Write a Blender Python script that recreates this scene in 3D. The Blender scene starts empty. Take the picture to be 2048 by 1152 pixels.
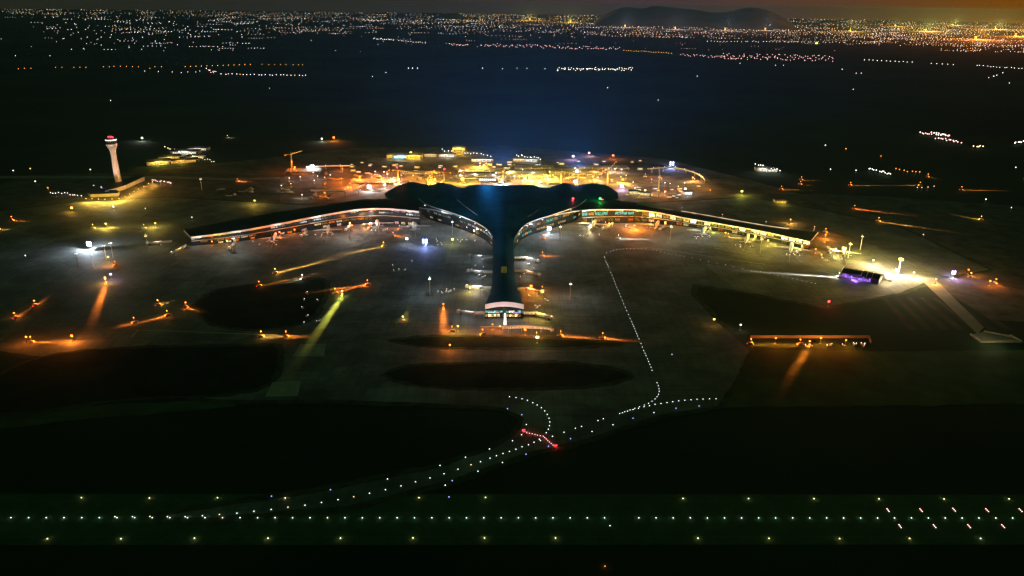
import bpy, math, random
from mathutils import Vector, Matrix
random.seed(7)
sc = bpy.context.scene
col = sc.collection
R = math.radians

# ---------------------------------------------------------------- camera
F, PITCH, ROLL, H = 1490.0, 0.3648, 0.0140, 418.0       # pixels of a 2048 px wide frame, radians, metres
cd = bpy.data.cameras.new('camera'); cam = bpy.data.objects.new('camera', cd); col.objects.link(cam)
cd.sensor_fit = 'HORIZONTAL'; cd.sensor_width = 36.0; cd.lens = 36.0 * F / 2048.0
cd.clip_start = 1.0; cd.clip_end = 90000.0
cam.location = (0, 0, H)
cam.rotation_mode = 'QUATERNION'
CAMM = Matrix.Rotation(math.pi / 2 - PITCH, 3, 'X') @ Matrix.Rotation(ROLL, 3, 'Z')
cam.rotation_quaternion = CAMM.to_quaternion()
sc.camera = cam

# ---------------------------------------------------------------- world: night sky with town glow low in the north east
w = bpy.data.worlds.new('World'); sc.world = w; w.use_nodes = True
nt = w.node_tree; nt.nodes.clear()
def N(t, **k):
    n = nt.nodes.new(t)
    for a, b in k.items(): setattr(n, a, b)
    return n
def ramp(n, stops):
    e = n.color_ramp.elements
    while len(e) > 1: e.remove(e[-1])
    e[0].position = stops[0][0]; e[0].color = (*stops[0][1], 1)
    for p, c in stops[1:]:
        x = e.new(p); x.color = (*c, 1)
tc = N('ShaderNodeTexCoord'); sep = N('ShaderNodeSeparateXYZ')
nt.links.new(tc.outputs['Generated'], sep.inputs[0])
az = N('ShaderNodeMath', operation='ARCTAN2'); nt.links.new(sep.outputs['X'], az.inputs[0]); nt.links.new(sep.outputs['Y'], az.inputs[1])
azr = N('ShaderNodeMapRange'); azr.inputs[1].default_value = R(-60); azr.inputs[2].default_value = R(60)
nt.links.new(az.outputs[0], azr.inputs[0])
cr = N('ShaderNodeValToRGB'); nt.links.new(azr.outputs[0], cr.inputs[0])
ramp(cr, [(0, (.016, .017, .010)), (.22, (.028, .026, .015)), (.45, (.044, .033, .025)), (.60, (.075, .042, .036)), (.69, (.13, .058, .020)), (.76, (.22, .078, .000)), (1, (.20, .07, .000))])
el = N('ShaderNodeMapRange'); el.inputs[1].default_value = -0.02; el.inputs[2].default_value = 0.30; nt.links.new(sep.outputs['Z'], el.inputs[0])
ce = N('ShaderNodeValToRGB'); nt.links.new(el.outputs[0], ce.inputs[0])
ramp(ce, [(0, (1, 1, 1)), (.05, (1, 1, 1)), (.16, (.55, .55, .6)), (.5, (.12, .12, .14)), (1, (.03, .035, .04))])
mul = N('ShaderNodeMixRGB', blend_type='MULTIPLY'); mul.inputs[0].default_value = 1
nt.links.new(cr.outputs[0], mul.inputs[1]); nt.links.new(ce.outputs[0], mul.inputs[2])
sky = N('ShaderNodeTexSky', sky_type='NISHITA'); sky.sun_disc = False; sky.sun_elevation = R(-5); sky.sun_rotation = R(70)
skm = N('ShaderNodeMixRGB', blend_type='MULTIPLY'); skm.inputs[0].default_value = 1; skm.inputs[2].default_value = (.01, .011, .013, 1)
nt.links.new(sky.outputs[0], skm.inputs[1])
add = N('ShaderNodeMixRGB', blend_type='ADD'); add.inputs[0].default_value = 1
nt.links.new(mul.outputs[0], add.inputs[1]); nt.links.new(skm.outputs[0], add.inputs[2])
ag = N('ShaderNodeValToRGB'); nt.links.new(sep.outputs['Z'], ag.inputs[0])      # green blue sky light added high up to tint the dark ground
ramp(ag, [(.40, (0, 0, 0)), (.72, (.007, .040, .013)), (1, (.007, .044, .013))])
add2 = N('ShaderNodeMixRGB', blend_type='ADD'); add2.inputs[0].default_value = 1
nt.links.new(add.outputs[0], add2.inputs[1]); nt.links.new(ag.outputs[0], add2.inputs[2])
bg = N('ShaderNodeBackground'); bg.inputs[1].default_value = 1.0
nt.links.new(add2.outputs[0], bg.inputs[0])
out = N('ShaderNodeOutputWorld'); nt.links.new(bg.outputs[0], out.inputs[0])

vs = sc.view_settings; vs.view_transform = 'Standard'; vs.look = 'None'; vs.exposure = 0; vs.gamma = 1; vs.use_curve_mapping = False
cy = sc.cycles
cy.use_denoising = True; cy.denoiser = 'OPENIMAGEDENOISE'; cy.denoising_input_passes = 'RGB_ALBEDO_NORMAL'; cy.denoising_prefilter = 'NONE'; cy.use_adaptive_sampling = False
cy.max_bounces = 3; cy.diffuse_bounces = 1; cy.glossy_bounces = 2; cy.transmission_bounces = 2; cy.volume_bounces = 0; cy.transparent_max_bounces = 4
cy.caustics_reflective = False; cy.caustics_refractive = False
cy.use_light_tree = True
cy.pixel_filter_type = 'BLACKMAN_HARRIS'; cy.filter_width = 1.35
cy.sample_clamp_indirect = 2.0

# ---------------------------------------------------------------- helpers
def ray(x, y):
    return CAMM @ Vector((x - 1024.0, 576.0 - y, -F))
def G(x, y, z=0.0):
    """The point at height z that the photograph shows at (x, y)."""
    d = ray(x, y); t = (z - H) / d.z
    return Vector((d.x * t, d.y * t, z))
def S(x, y):
    """Pixels per metre on the ground at (x, y)."""
    p = G(x, y); q = CAMM.transposed() @ (p - Vector((0, 0, H)))
    return F / -q.z
def bearing(a, b):
    p, q = G(*a), G(*b); return math.atan2(q.y - p.y, q.x - p.x)

MATS = {}
def mat(name, c, rough=.7, noise=.25, scale=.15, metal=0.0, c2=None, spec=.3):
    if name in MATS: return MATS[name]
    m = bpy.data.materials.new(name); m.use_nodes = True; t = m.node_tree
    b = t.nodes['Principled BSDF']; b.inputs['Roughness'].default_value = rough; b.inputs['Metallic'].default_value = metal
    b.inputs['Specular IOR Level'].default_value = spec
    co = t.nodes.new('ShaderNodeTexCoord'); n = t.nodes.new('ShaderNodeTexNoise'); n.inputs['Scale'].default_value = scale; n.inputs['Detail'].default_value = 6; n.inputs['Roughness'].default_value = .65
    t.links.new(co.outputs['Object'], n.inputs['Vector'])
    r = t.nodes.new('ShaderNodeValToRGB'); e = r.color_ramp.elements
    lo = [v * (1 - noise) for v in c]; hi = c2 or [min(1, v * (1 + noise)) for v in c]
    e[0].position = .32; e[0].color = (*lo, 1); e[1].position = .68; e[1].color = (*hi, 1)
    t.links.new(n.outputs['Fac'], r.inputs[0]); t.links.new(r.outputs[0], b.inputs['Base Color'])
    MATS[name] = m; return m
COL = dict(white=(1, .93, .82), cool=(.80, .90, 1), blue=(.30, .40, 1), orange=(1, .22, .022), pale=(.80, 1, .86), amber=(1, .48, .08), yellow=(1, .66, .10), lime=(.85, .85, .12),
           red=(1, .05, .06), pink=(1, .55, .50), green=(.05, 1, .12), teal=(.25, .95, .75), warm=(1, .74, .38), violet=(.62, .45, 1), purple=(.42, .16, 1), deepblue=(.02, .32, 1))
def emi(cname, st, rough_noise=0.0, scale=.25):
    k = ('emi', cname, st, rough_noise)
    if k in MATS: return MATS[k]
    m = bpy.data.materials.new('glow_%s' % cname); m.use_nodes = True; t = m.node_tree; t.nodes.clear()
    e = t.nodes.new('ShaderNodeEmission'); o = t.nodes.new('ShaderNodeOutputMaterial'); t.links.new(e.outputs[0], o.inputs[0])
    e.inputs[0].default_value = (*COL[cname], 1); e.inputs[1].default_value = st
    if rough_noise:
        co = t.nodes.new('ShaderNodeTexCoord'); n = t.nodes.new('ShaderNodeTexNoise'); n.inputs['Scale'].default_value = scale; n.inputs['Detail'].default_value = 3
        t.links.new(co.outputs['Object'], n.inputs['Vector'])
        mr = t.nodes.new('ShaderNodeMapRange'); mr.inputs[1].default_value = .35; mr.inputs[2].default_value = .65
        mr.inputs[3].default_value = st * (1 - rough_noise); mr.inputs[4].default_value = st * (1 + rough_noise)
        t.links.new(n.outputs['Fac'], mr.inputs[0]); t.links.new(mr.outputs[0], e.inputs[1])
    m.cycles.emission_sampling = 'NONE'
    MATS[k] = m; return m

class MB:
    def __init__(s): s.v = []; s.f = []; s.m = []
    def add(s, vs, fs, mi=0):
        k = len(s.v); s.v += [tuple(p) for p in vs]; s.f += [tuple(i + k for i in f) for f in fs]; s.m += [mi] * len(fs); return s
    def box(s, c, d, rz=0, mi=0, ry=0):
        M = Matrix.Rotation(rz, 3, 'Z') @ Matrix.Rotation(ry, 3, 'Y'); c = Vector(c)
        vs = [c + M @ Vector((sx * d[0] / 2, sy * d[1] / 2, sz * d[2] / 2)) for sx in (-1, 1) for sy in (-1, 1) for sz in (-1, 1)]
        return s.add(vs, [(0, 1, 3, 2), (4, 6, 7, 5), (0, 4, 5, 1), (2, 3, 7, 6), (0, 2, 6, 4), (1, 5, 7, 3)], mi)
    def tube(s, a, b, r1, r2=None, n=8, mi=0, caps=True):
        a, b = Vector(a), Vector(b); r2 = r1 if r2 is None else r2
        z = (b - a).normalized(); x = z.orthogonal().normalized(); y = z.cross(x)
        vs = []
        for p, r in ((a, r1), (b, r2)):
            for i in range(n):
                t = 2 * math.pi * i / n; vs.append(p + (x * math.cos(t) + y * math.sin(t)) * r)
        fs = [(i, (i + 1) % n, n + (i + 1) % n, n + i) for i in range(n)]
        if caps: fs += [tuple(reversed(range(n))), tuple(range(n, 2 * n))]
        return s.add(vs, fs, mi)
    def ball(s, c, r, n=8, k=5, mi=0, sz=1.0):
        c = Vector(c); vs = [c + Vector((0, 0, r * sz))]
        for j in range(1, k):
            p = math.pi * j / k
            for i in range(n):
                t = 2 * math.pi * i / n; vs.append(c + Vector((r * math.sin(p) * math.cos(t), r * math.sin(p) * math.sin(t), r * sz * math.cos(p))))
        vs.append(c - Vector((0, 0, r * sz))); L = len(vs) - 1
        fs = [(0, 1 + i, 1 + (i + 1) % n) for i in range(n)]
        for j in range(k - 2):
            for i in range(n):
                a = 1 + j * n + i; b = 1 + j * n + (i + 1) % n; fs.append((a, a + n, b + n, b))
        a = 1 + (k - 2) * n
        fs += [(L, a + (i + 1) % n, a + i) for i in range(n)]
        return s.add(vs, fs, mi)
    def lathe(s, prof, n=20, mi=0, c=(0, 0, 0), axis='Z'):
        vs = []; c = Vector(c)
        for r, z in prof:
            for i in range(n):
                t = 2 * math.pi * i / n
                p = (r * math.cos(t), r * math.sin(t), z) if axis == 'Z' else (z, r * math.cos(t), r * math.sin(t))
                vs.append(c + Vector(p))
        fs = [(j * n + i, j * n + (i + 1) % n, (j + 1) * n + (i + 1) % n, (j + 1) * n + i) for j in range(len(prof) - 1) for i in range(n)]
        fs += [tuple(reversed(range(n))), tuple(range((len(prof) - 1) * n, len(prof) * n))]
        return s.add(vs, fs, mi)
    def grid(s, rows, mi=0, thick=0.0):
        n = len(rows[0]); vs = [p for r in rows for p in r]; m = len(rows)
        fs = [(j * n + i, j * n + i + 1, (j + 1) * n + i + 1, (j + 1) * n + i) for j in range(m - 1) for i in range(n - 1)]
        s.add(vs, fs, mi)
        if thick:
            lo = [Vector(p) - Vector((0, 0, thick)) for p in vs]; s.add(lo, [tuple(reversed(f)) for f in fs], mi)
            edge = [i for i in range(n)] + [j * n + n - 1 for j in range(1, m)] + [(m - 1) * n + i for i in range(n - 2, -1, -1)] + [j * n for j in range(m - 2, 0, -1)]
            k = len(edge)
            s.add([vs[e] for e in edge] + [lo[e] for e in edge], [(i, i + k, (i + 1) % k + k, (i + 1) % k) for i in range(k)], mi)
        return s
    def poly(s, pts, mi=0):
        return s.add(pts, [tuple(range(len(pts)))], mi)
    def prism(s, pts, z0, z1, mi=0):
        n = len(pts)
        vs = [(p[0], p[1], z0) for p in pts] + [(p[0], p[1], z1) for p in pts]
        return s.add(vs, [tuple(reversed(range(n))), tuple(range(n, 2 * n))] + [(i, (i + 1) % n, n + (i + 1) % n, n + i) for i in range(n)], mi)
    def build(s, name, mats, parent=None, at=None, smooth=False):
        me = bpy.data.meshes.new(name)
        o0 = Vector(at) if at is not None else (Vector(parent['o0']) if parent is not None and 'o0' in parent else Vector((0, 0, 0)))
        me.from_pydata([tuple(Vector(p) - o0) for p in s.v], [], s.f)
        for m in (mats if isinstance(mats, (list, tuple)) else [mats]): me.materials.append(m)
        me.polygons.foreach_set('material_index', s.m)
        if smooth: me.polygons.foreach_set('use_smooth', [True] * len(me.polygons))
        me.update()
        o = bpy.data.objects.new(name, me); col.objects.link(o)
        if parent is not None: o.parent = parent
        elif at is not None: o.location = o0
        return o
def tag(o, label=None, cat=None, group=None, kind=None):
    if label: o['label'] = label
    if cat: o['category'] = cat
    if group: o['group'] = group
    if kind: o['kind'] = kind
    return o
def thing(name, label, cat, loc=(0, 0, 0), rz=0, group=None, world=False):
    """world=True: the parts of this thing are given in world coordinates."""
    o = bpy.data.objects.new(name, None); col.objects.link(o); o.empty_display_size = 1
    o.location = loc; o.rotation_euler = (0, 0, rz)
    if world: ORI[o.name] = Vector(loc)
    return tag(o, label, cat, group)
ORI = {}
_b = MB.build
def build(s, name, mats, parent=None, at=None, smooth=False):
    if parent is not None and at is None:
        r = parent
        while r.parent: r = r.parent
        at = ORI.get(r.name, (0, 0, 0))
    return _b(s, name, mats, parent, at, smooth)
MB.build = build
KIDS = {}
def copy_tree(o, parent=None):
    c = o.copy(); col.objects.link(c)
    if parent is not None: c.parent = parent
    for ch in KIDS.setdefault(o.name, list(o.children)): copy_tree(ch, c)
    return c
def lamp(parent, loc, cname, power, rad=.6, spot=None, aim=None, blend=.6):
    l = bpy.data.lights.new('lamp_light', 'SPOT' if spot else 'POINT'); l.energy = power; l.color = COL[cname]; l.shadow_soft_size = rad
    o = bpy.data.objects.new('lamp_light', l); col.objects.link(o); o.location = loc
    if spot:
        l.spot_size = spot; l.spot_blend = blend
        o.rotation_euler = Vector(aim).to_track_quat('-Z', 'Y').to_euler()
    o.parent = parent
    return o
def sheet(name, pts, z, m, kind='structure'):
    o = MB().poly([(p.x, p.y, z) for p in pts]).build(name, m); return tag(o, kind=kind)
def smooth_chain(pts, n=6):
    """Catmull-Rom through tuples."""
    out = []; P = [Vector(p) for p in pts]
    for i in range(len(P) - 1):
        a, b, c, d = P[max(i - 1, 0)], P[i], P[i + 1], P[min(i + 2, len(P) - 1)]
        for k in range(n):
            t = k / n
            out.append(.5 * ((2 * b) + (c - a) * t + (2 * a - 5 * b + 4 * c - d) * t * t + (3 * b - a - 3 * c + d) * t ** 3))
    out.append(P[-1]); return out
def resample(P, step):
    L = [0]
    for a, b in zip(P, P[1:]): L.append(L[-1] + (b - a).length)
    n = max(2, round(L[-1] / step)); out = []; j = 0
    for k in range(n + 1):
        d = L[-1] * k / n
        while j < len(P) - 2 and L[j + 1] < d: j += 1
        t = (d - L[j]) / max(1e-6, L[j + 1] - L[j]); out.append(P[j].lerp(P[j + 1], min(1, t)))
    return out
ORD = 'first second third fourth fifth sixth seventh eighth ninth tenth eleventh twelfth thirteenth fourteenth fifteenth sixteenth seventeenth eighteenth nineteenth twentieth'.split()

# ---------------------------------------------------------------- materials
M_grass = mat('grass', (.010, .030, .007), .95, .7, .025)
M_shoulder = mat('worn_shoulder', (.06, .085, .045), .95, .5, .06)
M_field = mat('dark_fields', (.018, .050, .026), .95, .6, .0012)
M_conc = mat('apron_concrete', (.235, .255, .255), .75, .25, .03)
def concrete(m):
    t = m.node_tree; b = t.nodes['Principled BSDF']; src = b.inputs['Base Color'].links[0].from_socket
    co = t.nodes.new('ShaderNodeTexCoord'); vo = t.nodes.new('ShaderNodeTexVoronoi'); vo.inputs['Scale'].default_value = .022; vo.distance = 'CHEBYCHEV'; t.links.new(co.outputs['Object'], vo.inputs['Vector'])
    sp = t.nodes.new('ShaderNodeSeparateColor'); t.links.new(vo.outputs['Color'], sp.inputs[0])
    m1 = t.nodes.new('ShaderNodeMapRange'); m1.inputs[3].default_value = .74; m1.inputs[4].default_value = 1.12; t.links.new(sp.outputs[0], m1.inputs[0])
    br = t.nodes.new('ShaderNodeTexBrick'); br.offset = 0; br.inputs['Scale'].default_value = 1; br.inputs['Brick Width'].default_value = 12; br.inputs['Row Height'].default_value = 12; br.inputs['Mortar Size'].default_value = .35
    br.inputs['Color1'].default_value = (1, 1, 1, 1); br.inputs['Color2'].default_value = (.93, .93, .93, 1); br.inputs['Mortar'].default_value = (.62, .62, .62, 1); t.links.new(co.outputs['Object'], br.inputs['Vector'])
    no = t.nodes.new('ShaderNodeTexNoise'); no.inputs['Scale'].default_value = .011; no.inputs['Detail'].default_value = 8; no.inputs['Roughness'].default_value = .7; t.links.new(co.outputs['Object'], no.inputs['Vector'])
    m2 = t.nodes.new('ShaderNodeMapRange'); m2.inputs[1].default_value = .35; m2.inputs[2].default_value = .6; m2.inputs[3].default_value = .5; m2.inputs[4].default_value = 1.05; t.links.new(no.outputs['Fac'], m2.inputs[0])
    k = t.nodes.new('ShaderNodeMath'); k.operation = 'MULTIPLY'; t.links.new(m1.outputs[0], k.inputs[0]); t.links.new(m2.outputs[0], k.inputs[1])
    x1 = t.nodes.new('ShaderNodeMixRGB'); x1.blend_type = 'MULTIPLY'; x1.inputs[0].default_value = 1; t.links.new(src, x1.inputs[1]); t.links.new(br.outputs['Color'], x1.inputs[2])
    x2 = t.nodes.new('ShaderNodeMixRGB'); x2.blend_type = 'MULTIPLY'; x2.inputs[0].default_value = 1; t.links.new(x1.outputs[0], x2.inputs[1]); t.links.new(k.outputs[0], x2.inputs[2])
    t.links.new(x2.outputs[0], b.inputs['Base Color'])
concrete(M_conc)
M_asph = mat('asphalt', (.05, .125, .05), .8, .25, .05)  # green cast put into the base colour
M_earth = mat('bare_earth', (.20, .155, .12), .95, .55, .018)
M_paint = mat('white_paint', (.75, .75, .7), .6, .15, .3)
M_roof = mat('roof_sheet', (.015, .20, .40), .5, .2, .02, spec=.4)
M_wroof = mat('concourse_roof', (.07, .08, .085), .6, .2, .02)
concrete(M_roof); concrete(M_wroof)
M_white = mat('white_cladding', (.76, .73, .72), .5, .08, .05)
M_glass = mat('dark_glass', (.025, .035, .04), .18, .2, .1, spec=.5)
M_steel = mat('galvanised_steel', (.45, .45, .45), .5, .2, .4, metal=.3)
M_dark = mat('dark_metal', (.05, .05, .055), .5, .2, .4)
M_cconc = mat('cast_concrete', (.38, .35, .32), .85, .25, .08)
M_yel = mat('yellow_steel', (.75, .50, .06), .5, .2, .3)
M_redp = mat('red_paint', (.5, .05, .04), .5, .15, .3)
M_rubber = mat('rubber', (.02, .02, .02), .9, .2, .5)
M_rock = mat('hill_rock', (.22, .19, .17), .95, .3, .001)

# ---------------------------------------------------------------- ground, hills
def disc(name, r, z, m, n=96):
    return tag(MB().poly([(r * math.cos(2 * math.pi * i / n), r * math.sin(2 * math.pi * i / n), z) for i in range(n)]).build(name, m), kind='structure')
disc('ground', 34000, 0, M_field)
def px(pts): return [G(x, y) for x, y in pts]
sheet('construction_ground', px([(520, 318), (700, 296), (1010, 292), (1330, 318), (1500, 360), (1640, 400), (1600, 430), (1250, 430), (600, 430), (330, 430), (250, 392), (300, 340)]), .06, M_earth)
sheet('tower_yard', px([(60, 350), (280, 345), (560, 352), (560, 420), (340, 440), (-60, 440), (-40, 380)]), .12, mat('yard_soil', (.14, .125, .10), .95, .5, .03))
apron_px = [(-60, 430), (150, 405), (330, 395), (600, 410), (900, 400), (1250, 410), (1500, 395), (1640, 420), (1800, 455), (1980, 540), (1870, 556), (1800, 586),
            (1650, 614), (1500, 585), (1385, 568), (1382, 590), (1430, 640), (1500, 702), (1470, 760), (1436, 812), (1330, 826), (1160, 880), (1040, 910), (900, 960), (700, 1010), (420, 1036),
            (300, 1034), (640, 985), (860, 940), (985, 900), (1035, 868), (1050, 835), (1000, 812), (700, 800), (420, 800), (300, 760), (120, 720), (-80, 690)]
sheet('stand_soil', px([(1500, 392), (1640, 388), (1800, 395), (2150, 420), (2150, 650), (1985, 640), (1900, 590), (1860, 556), (1800, 556), (1640, 470)]), .14, mat('yard_soil', (.14, .125, .10)))
def wobble(P, amp, step=9, grow=0.0, seed=1):
    r_ = random.Random(seed); Q = resample([Vector((p.x, p.y, 0)) for p in P] + [Vector((P[0].x, P[0].y, 0))], step)[:-1]; c_ = sum(Q, Vector()) / len(Q); out_ = []; ph = [r_.uniform(0, 6.3) for _ in range(5)]
    for i, p in enumerate(Q):
        d = Q[(i + 1) % len(Q)] - Q[i - 1]; d.normalize(); n = Vector((-d.y, d.x, 0))
        a = sum(math.sin(i * f + ph[k]) for k, f in enumerate((.23, .61, 1.37, 2.2, .09))) / 5
        out_.append(p + n * (amp * a + r_.uniform(-.25, .25) * amp + grow))
    return out_
AREA = sum(a.x * b.y - b.x * a.y for a, b in zip(px(apron_px), px(apron_px)[1:] + px(apron_px)[:1])); SG = -1 if AREA > 0 else 1
sheet('shoulder', wobble(px(apron_px), 4, 12, SG * 9, 5), .16, M_shoulder)
sheet('apron', wobble(px(apron_px), 2.0, 12, 0, 6), .18, M_conc)
def blob(name, pts, z, m):
    C = smooth_chain([tuple(G(*q)) for q in pts + [pts[0]]], 8)[:-1]; ar = sum(a.x * b.y - b.x * a.y for a, b in zip(C, C[1:] + C[:1])); sg = -1 if ar > 0 else 1
    sheet('shoulder', wobble(C, 3.5, 8, sg * 3, 3), z - .03, M_shoulder)
    return sheet(name, wobble(C, 3.0, 8, -sg * 4, 9), z, m)
blob('grass_island', [(762, 750), (820, 731), (1000, 724), (1160, 727), (1262, 748), (1210, 770), (1010, 780), (840, 773)], .24, M_grass)
blob('grass_island', [(385, 610), (440, 578), (560, 563), (648, 560), (650, 600), (620, 640), (540, 660), (430, 652)], .24, M_grass)
blob('grass_island', [(-60, 780), (120, 706), (500, 690), (560, 700), (520, 780), (250, 800), (0, 830)], .24, M_grass)
blob('grass_island', [(775, 680), (860, 672), (1000, 672), (1220, 684), (1225, 692), (1080, 698), (860, 696)], .24, M_grass)
sheet('taxiway', wobble(px([(1462, 712), (1560, 700), (1800, 703), (2120, 700), (2120, 806), (1800, 812), (1428, 814)]), 3, 12, 0, 8), .10, mat('green_tint_asphalt', (.05, .105, .045), .85, .45, .02))  # green glow of the dark ground put into the asphalt colour
sheet('taxiway', wobble(px([(-60, 838), (150, 812), (430, 800), (480, 812), (200, 836), (-60, 866)]), 3, 12, 0, 4), .10, mat('green_tint_asphalt', (.05, .105, .045)))
# runway across the foreground
RA, RB = G(22, 1036.3), G(2025, 1037.0)
re = (RB - RA); re.z = 0; re.normalize(); rn = Vector((-re.y, re.x, 0)); RW = 27.0
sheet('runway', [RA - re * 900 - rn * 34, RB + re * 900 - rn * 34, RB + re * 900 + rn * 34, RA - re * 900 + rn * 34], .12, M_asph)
def mark(name, a, b, w_, z=.30, m=None):
    a, b = Vector(a), Vector(b); d = (b - a); d.z = 0; d.normalize(); n = Vector((-d.y, d.x, 0)) * w_ / 2
    return sheet(name, [a - n, b - n, b + n, a + n], z, m or M_paint)
for s_ in (-1, 1): mark('runway_marking', RA - re * 900 + rn * 24 * s_, RB + re * 900 + rn * 24 * s_, .6, .20, mat('worn_paint', (.11, .17, .10), .9, .5, .2))
for a, b, ww in [((1232, 486), (1530, 529), .8), ((1428, 496), (1492, 508), .8), ((1500, 543), (1678, 556), 1.3), ((1635, 541), (1682, 551), 1.0), ((262, 675), (277, 660), 1.2), ((270, 660), (600, 672), 1.2)]:
    mark('taxiway_marking', G(*a), G(*b), ww)  # two of these draw a lit edge and a low wall as lines
# pale slabs left of the pier and the road right of the stands
sheet('concrete_slab', px([(600, 688), (652, 688), (648, 713), (585, 713)]), .24, mat('pale_concrete', (.42, .41, .36), .8, .2, .1))
sheet('concrete_slab', px([(545, 765), (602, 762), (596, 792), (530, 794)]), .24, mat('pale_concrete', (.42, .41, .36)))
sheet('road', px([(1838, 556), (1868, 556), (1968, 655), (1955, 668)]), .24, mat('road_concrete', (.30, .29, .25), .8, .2, .05))
sheet('road', px([(-30, 352), (330, 352), (470, 357), (560, 354), (560, 358), (470, 361), (330, 357), (-30, 357)]), .20, mat('road_concrete', (.30, .29, .25)))
for k in range(7):
    x = 1760 + k * 26
    sheet('ploughed_strip', px([(x, 592 + k), (x + 9, 592 + k), (x + 75 + k * 6, 660), (x + 58 + k * 6, 660)]), .10, mat('strip_earth', (.075, .075, .045), .95, .5, .03))

def hill(name, prof, dist, depth):
    P = smooth_chain([(x, y, 0) for x, y in prof], 5); rows = []
    rnd = random.Random(3)
    for v in range(-6, 7):
        r = []
        for p in P:
            d = ray(p.x, p.y); t = dist / math.hypot(d.x, d.y); top = H + d.z * t
            k = max(0, 1 - abs(v) / 6) ** .8
            q = Vector((d.x * t, d.y * t, 0)); n = q.normalized()
            q += n * (v / 6 * depth); q.z = -2 + max(0, top + 2) * k * (1 if v == 0 else rnd.uniform(.86, 1.0)); r.append(q)
        rows.append(r)
    o = MB().grid(rows).build(name, M_rock, smooth=True); tag(o, kind='structure')
hill('hills', [(1188, 46), (1200, 34), (1225, 21), (1252, 14), (1285, 17), (1310, 12), (1345, 15), (1385, 19), (1430, 25), (1460, 23), (1490, 16), (1520, 17), (1555, 28), (1590, 50)], 19000, 2200)
hill('hills', [(860, 36), (885, 28), (905, 26), (925, 31), (950, 40)], 23000, 1500)

# ---------------------------------------------------------------- the terminal
tb = G(1008, 560)
term = thing('airport_terminal', 'large airport terminal with scalloped dark roof, two curved wings and a central pier', 'terminal', tb, world=True)
def chain(pts, n=5):
    return smooth_chain([tuple(G(x, y, z)) for x, y, z in pts], n)
def loft(back, front, bulge, rows=9, nt_=48):
    A = resample(chain(back), 1); B = resample(chain(front), 1)
    def pick(C, t): i = t * (len(C) - 1); j = min(int(i), len(C) - 2); return C[j].lerp(C[j + 1], i - j)
    out_ = []
    for j in range(rows + 1):
        v = j / rows
        r = []
        for i in range(nt_ + 1):
            t = i / nt_; p = pick(A, t).lerp(pick(B, t), v); p.z += bulge * math.sin(math.pi * v) ; r.append(p)
        out_.append(r)
    return out_
cback = [(848, 372, 36), (862, 371, 35), (880, 365, 41), (903, 370, 37), (923, 376, 32), (950, 370, 38), (1000, 371, 38), (1062, 370, 38), (1090, 377, 32), (1128, 366, 42), (1152, 372, 36), (1166, 372, 36)]
rimL = [(838, 398, 32), (850, 408, 31), (870, 416, 30), (900, 425, 29), (930, 436, 28), (955, 447, 27), (975, 460, 27), (985, 474, 27)]
rimR = [(1030, 476, 27), (1045, 455, 27), (1065, 443, 28), (1100, 432, 29), (1130, 422, 30), (1155, 413, 31), (1172, 400, 32)]
cfront = rimL + [(1008, 478, 29)] + rimR
MB().grid(loft(cback, cfront, 2.5, 10, 64), thick=1.5).build('main_roof', M_roof, term, smooth=False)
lback = [(770, 385, 26), (795, 372, 33), (820, 364, 40), (845, 368, 36), (862, 372, 33)]
lfront = [(770, 391, 25), (784, 402, 26), (820, 413, 26), (860, 420, 26), (905, 429, 25)]
MB().grid(loft(lback, lfront, 1.5, 8, 36), thick=1.5).build('side_roof', M_roof, term)
rback = [(1148, 373, 33), (1165, 369, 38), (1187, 366, 41), (1213, 371, 37), (1235, 385, 28)]
rfront = [(1100, 433, 25), (1140, 425, 26), (1172, 419, 26), (1205, 412, 26), (1237, 396, 25)]
MB().grid(loft(rback, rfront, 1.5, 8, 36), thick=1.5).build('side_roof', M_roof, term)
def rim(pts, r, m=M_white, name='roof_rim', dz=.8):
    C = chain(pts); b = MB()
    for p, q in zip(C, C[1:]): b.tube(p + Vector((0, 0, dz)), q + Vector((0, 0, dz)), r, n=6)
    return b.build(name, m, term)
rim(rimL, 1.2); rim(rimR, 1.2)
rim([(782, 402, 26), (800, 408, 26), (838, 416, 26), (870, 421, 26), (904, 429, 25)], 1.1); rim([(1232, 403, 26), (1205, 412, 26), (1172, 419, 26), (1140, 425, 26), (1104, 432, 25)], 1.2)
rim([(914, 400, 36), (925, 409, 36), (940, 421, 35), (955, 431, 34)], .5); rim([(1078, 419, 36), (1068, 427, 35), (1056, 434, 34)], .5)
# pier roof: ridge slightly higher than the edges
pier = [(484 - 14, 986, 1029, 27), (500, 986, 1027, 26), (540, 985, 1028, 25), (565, 984, 1031, 24.5), (582, 981, 1036, 24), (597, 976, 1042, 24), (609, 970, 1048, 24)]
rows = []
for y, x0, x1, z in pier:
    r = []
    for i in range(9):
        u = i / 8; a = G(x0, y, z); b = G(x1, y, z); p = a.lerp(b, u); p.z += 4.0 * math.sin(math.pi * u); r.append(p)
    rows.append(r)
MB().grid(rows, thick=1.2).build('pier_roof', M_roof, term)
tip = [Vector(p) for p in rows[-1]]
b = MB(); b.grid([[p + Vector((0, -1.0, .6)) for p in tip], [p + Vector((0, -2.2, -6.2)) for p in tip], [p + Vector((0, -.2, -6.2)) for p in tip]]); b.build('pier_fascia', M_white, term)
sk = MB().box((0, 0, 0), (9, 26, 1.0)); c_ = G(1008, 539, 30.5); sk.v = [tuple(Vector(p) + c_) for p in sk.v]; sk.build('skylight', emi('lime', .07, .8, .5), term)
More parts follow.
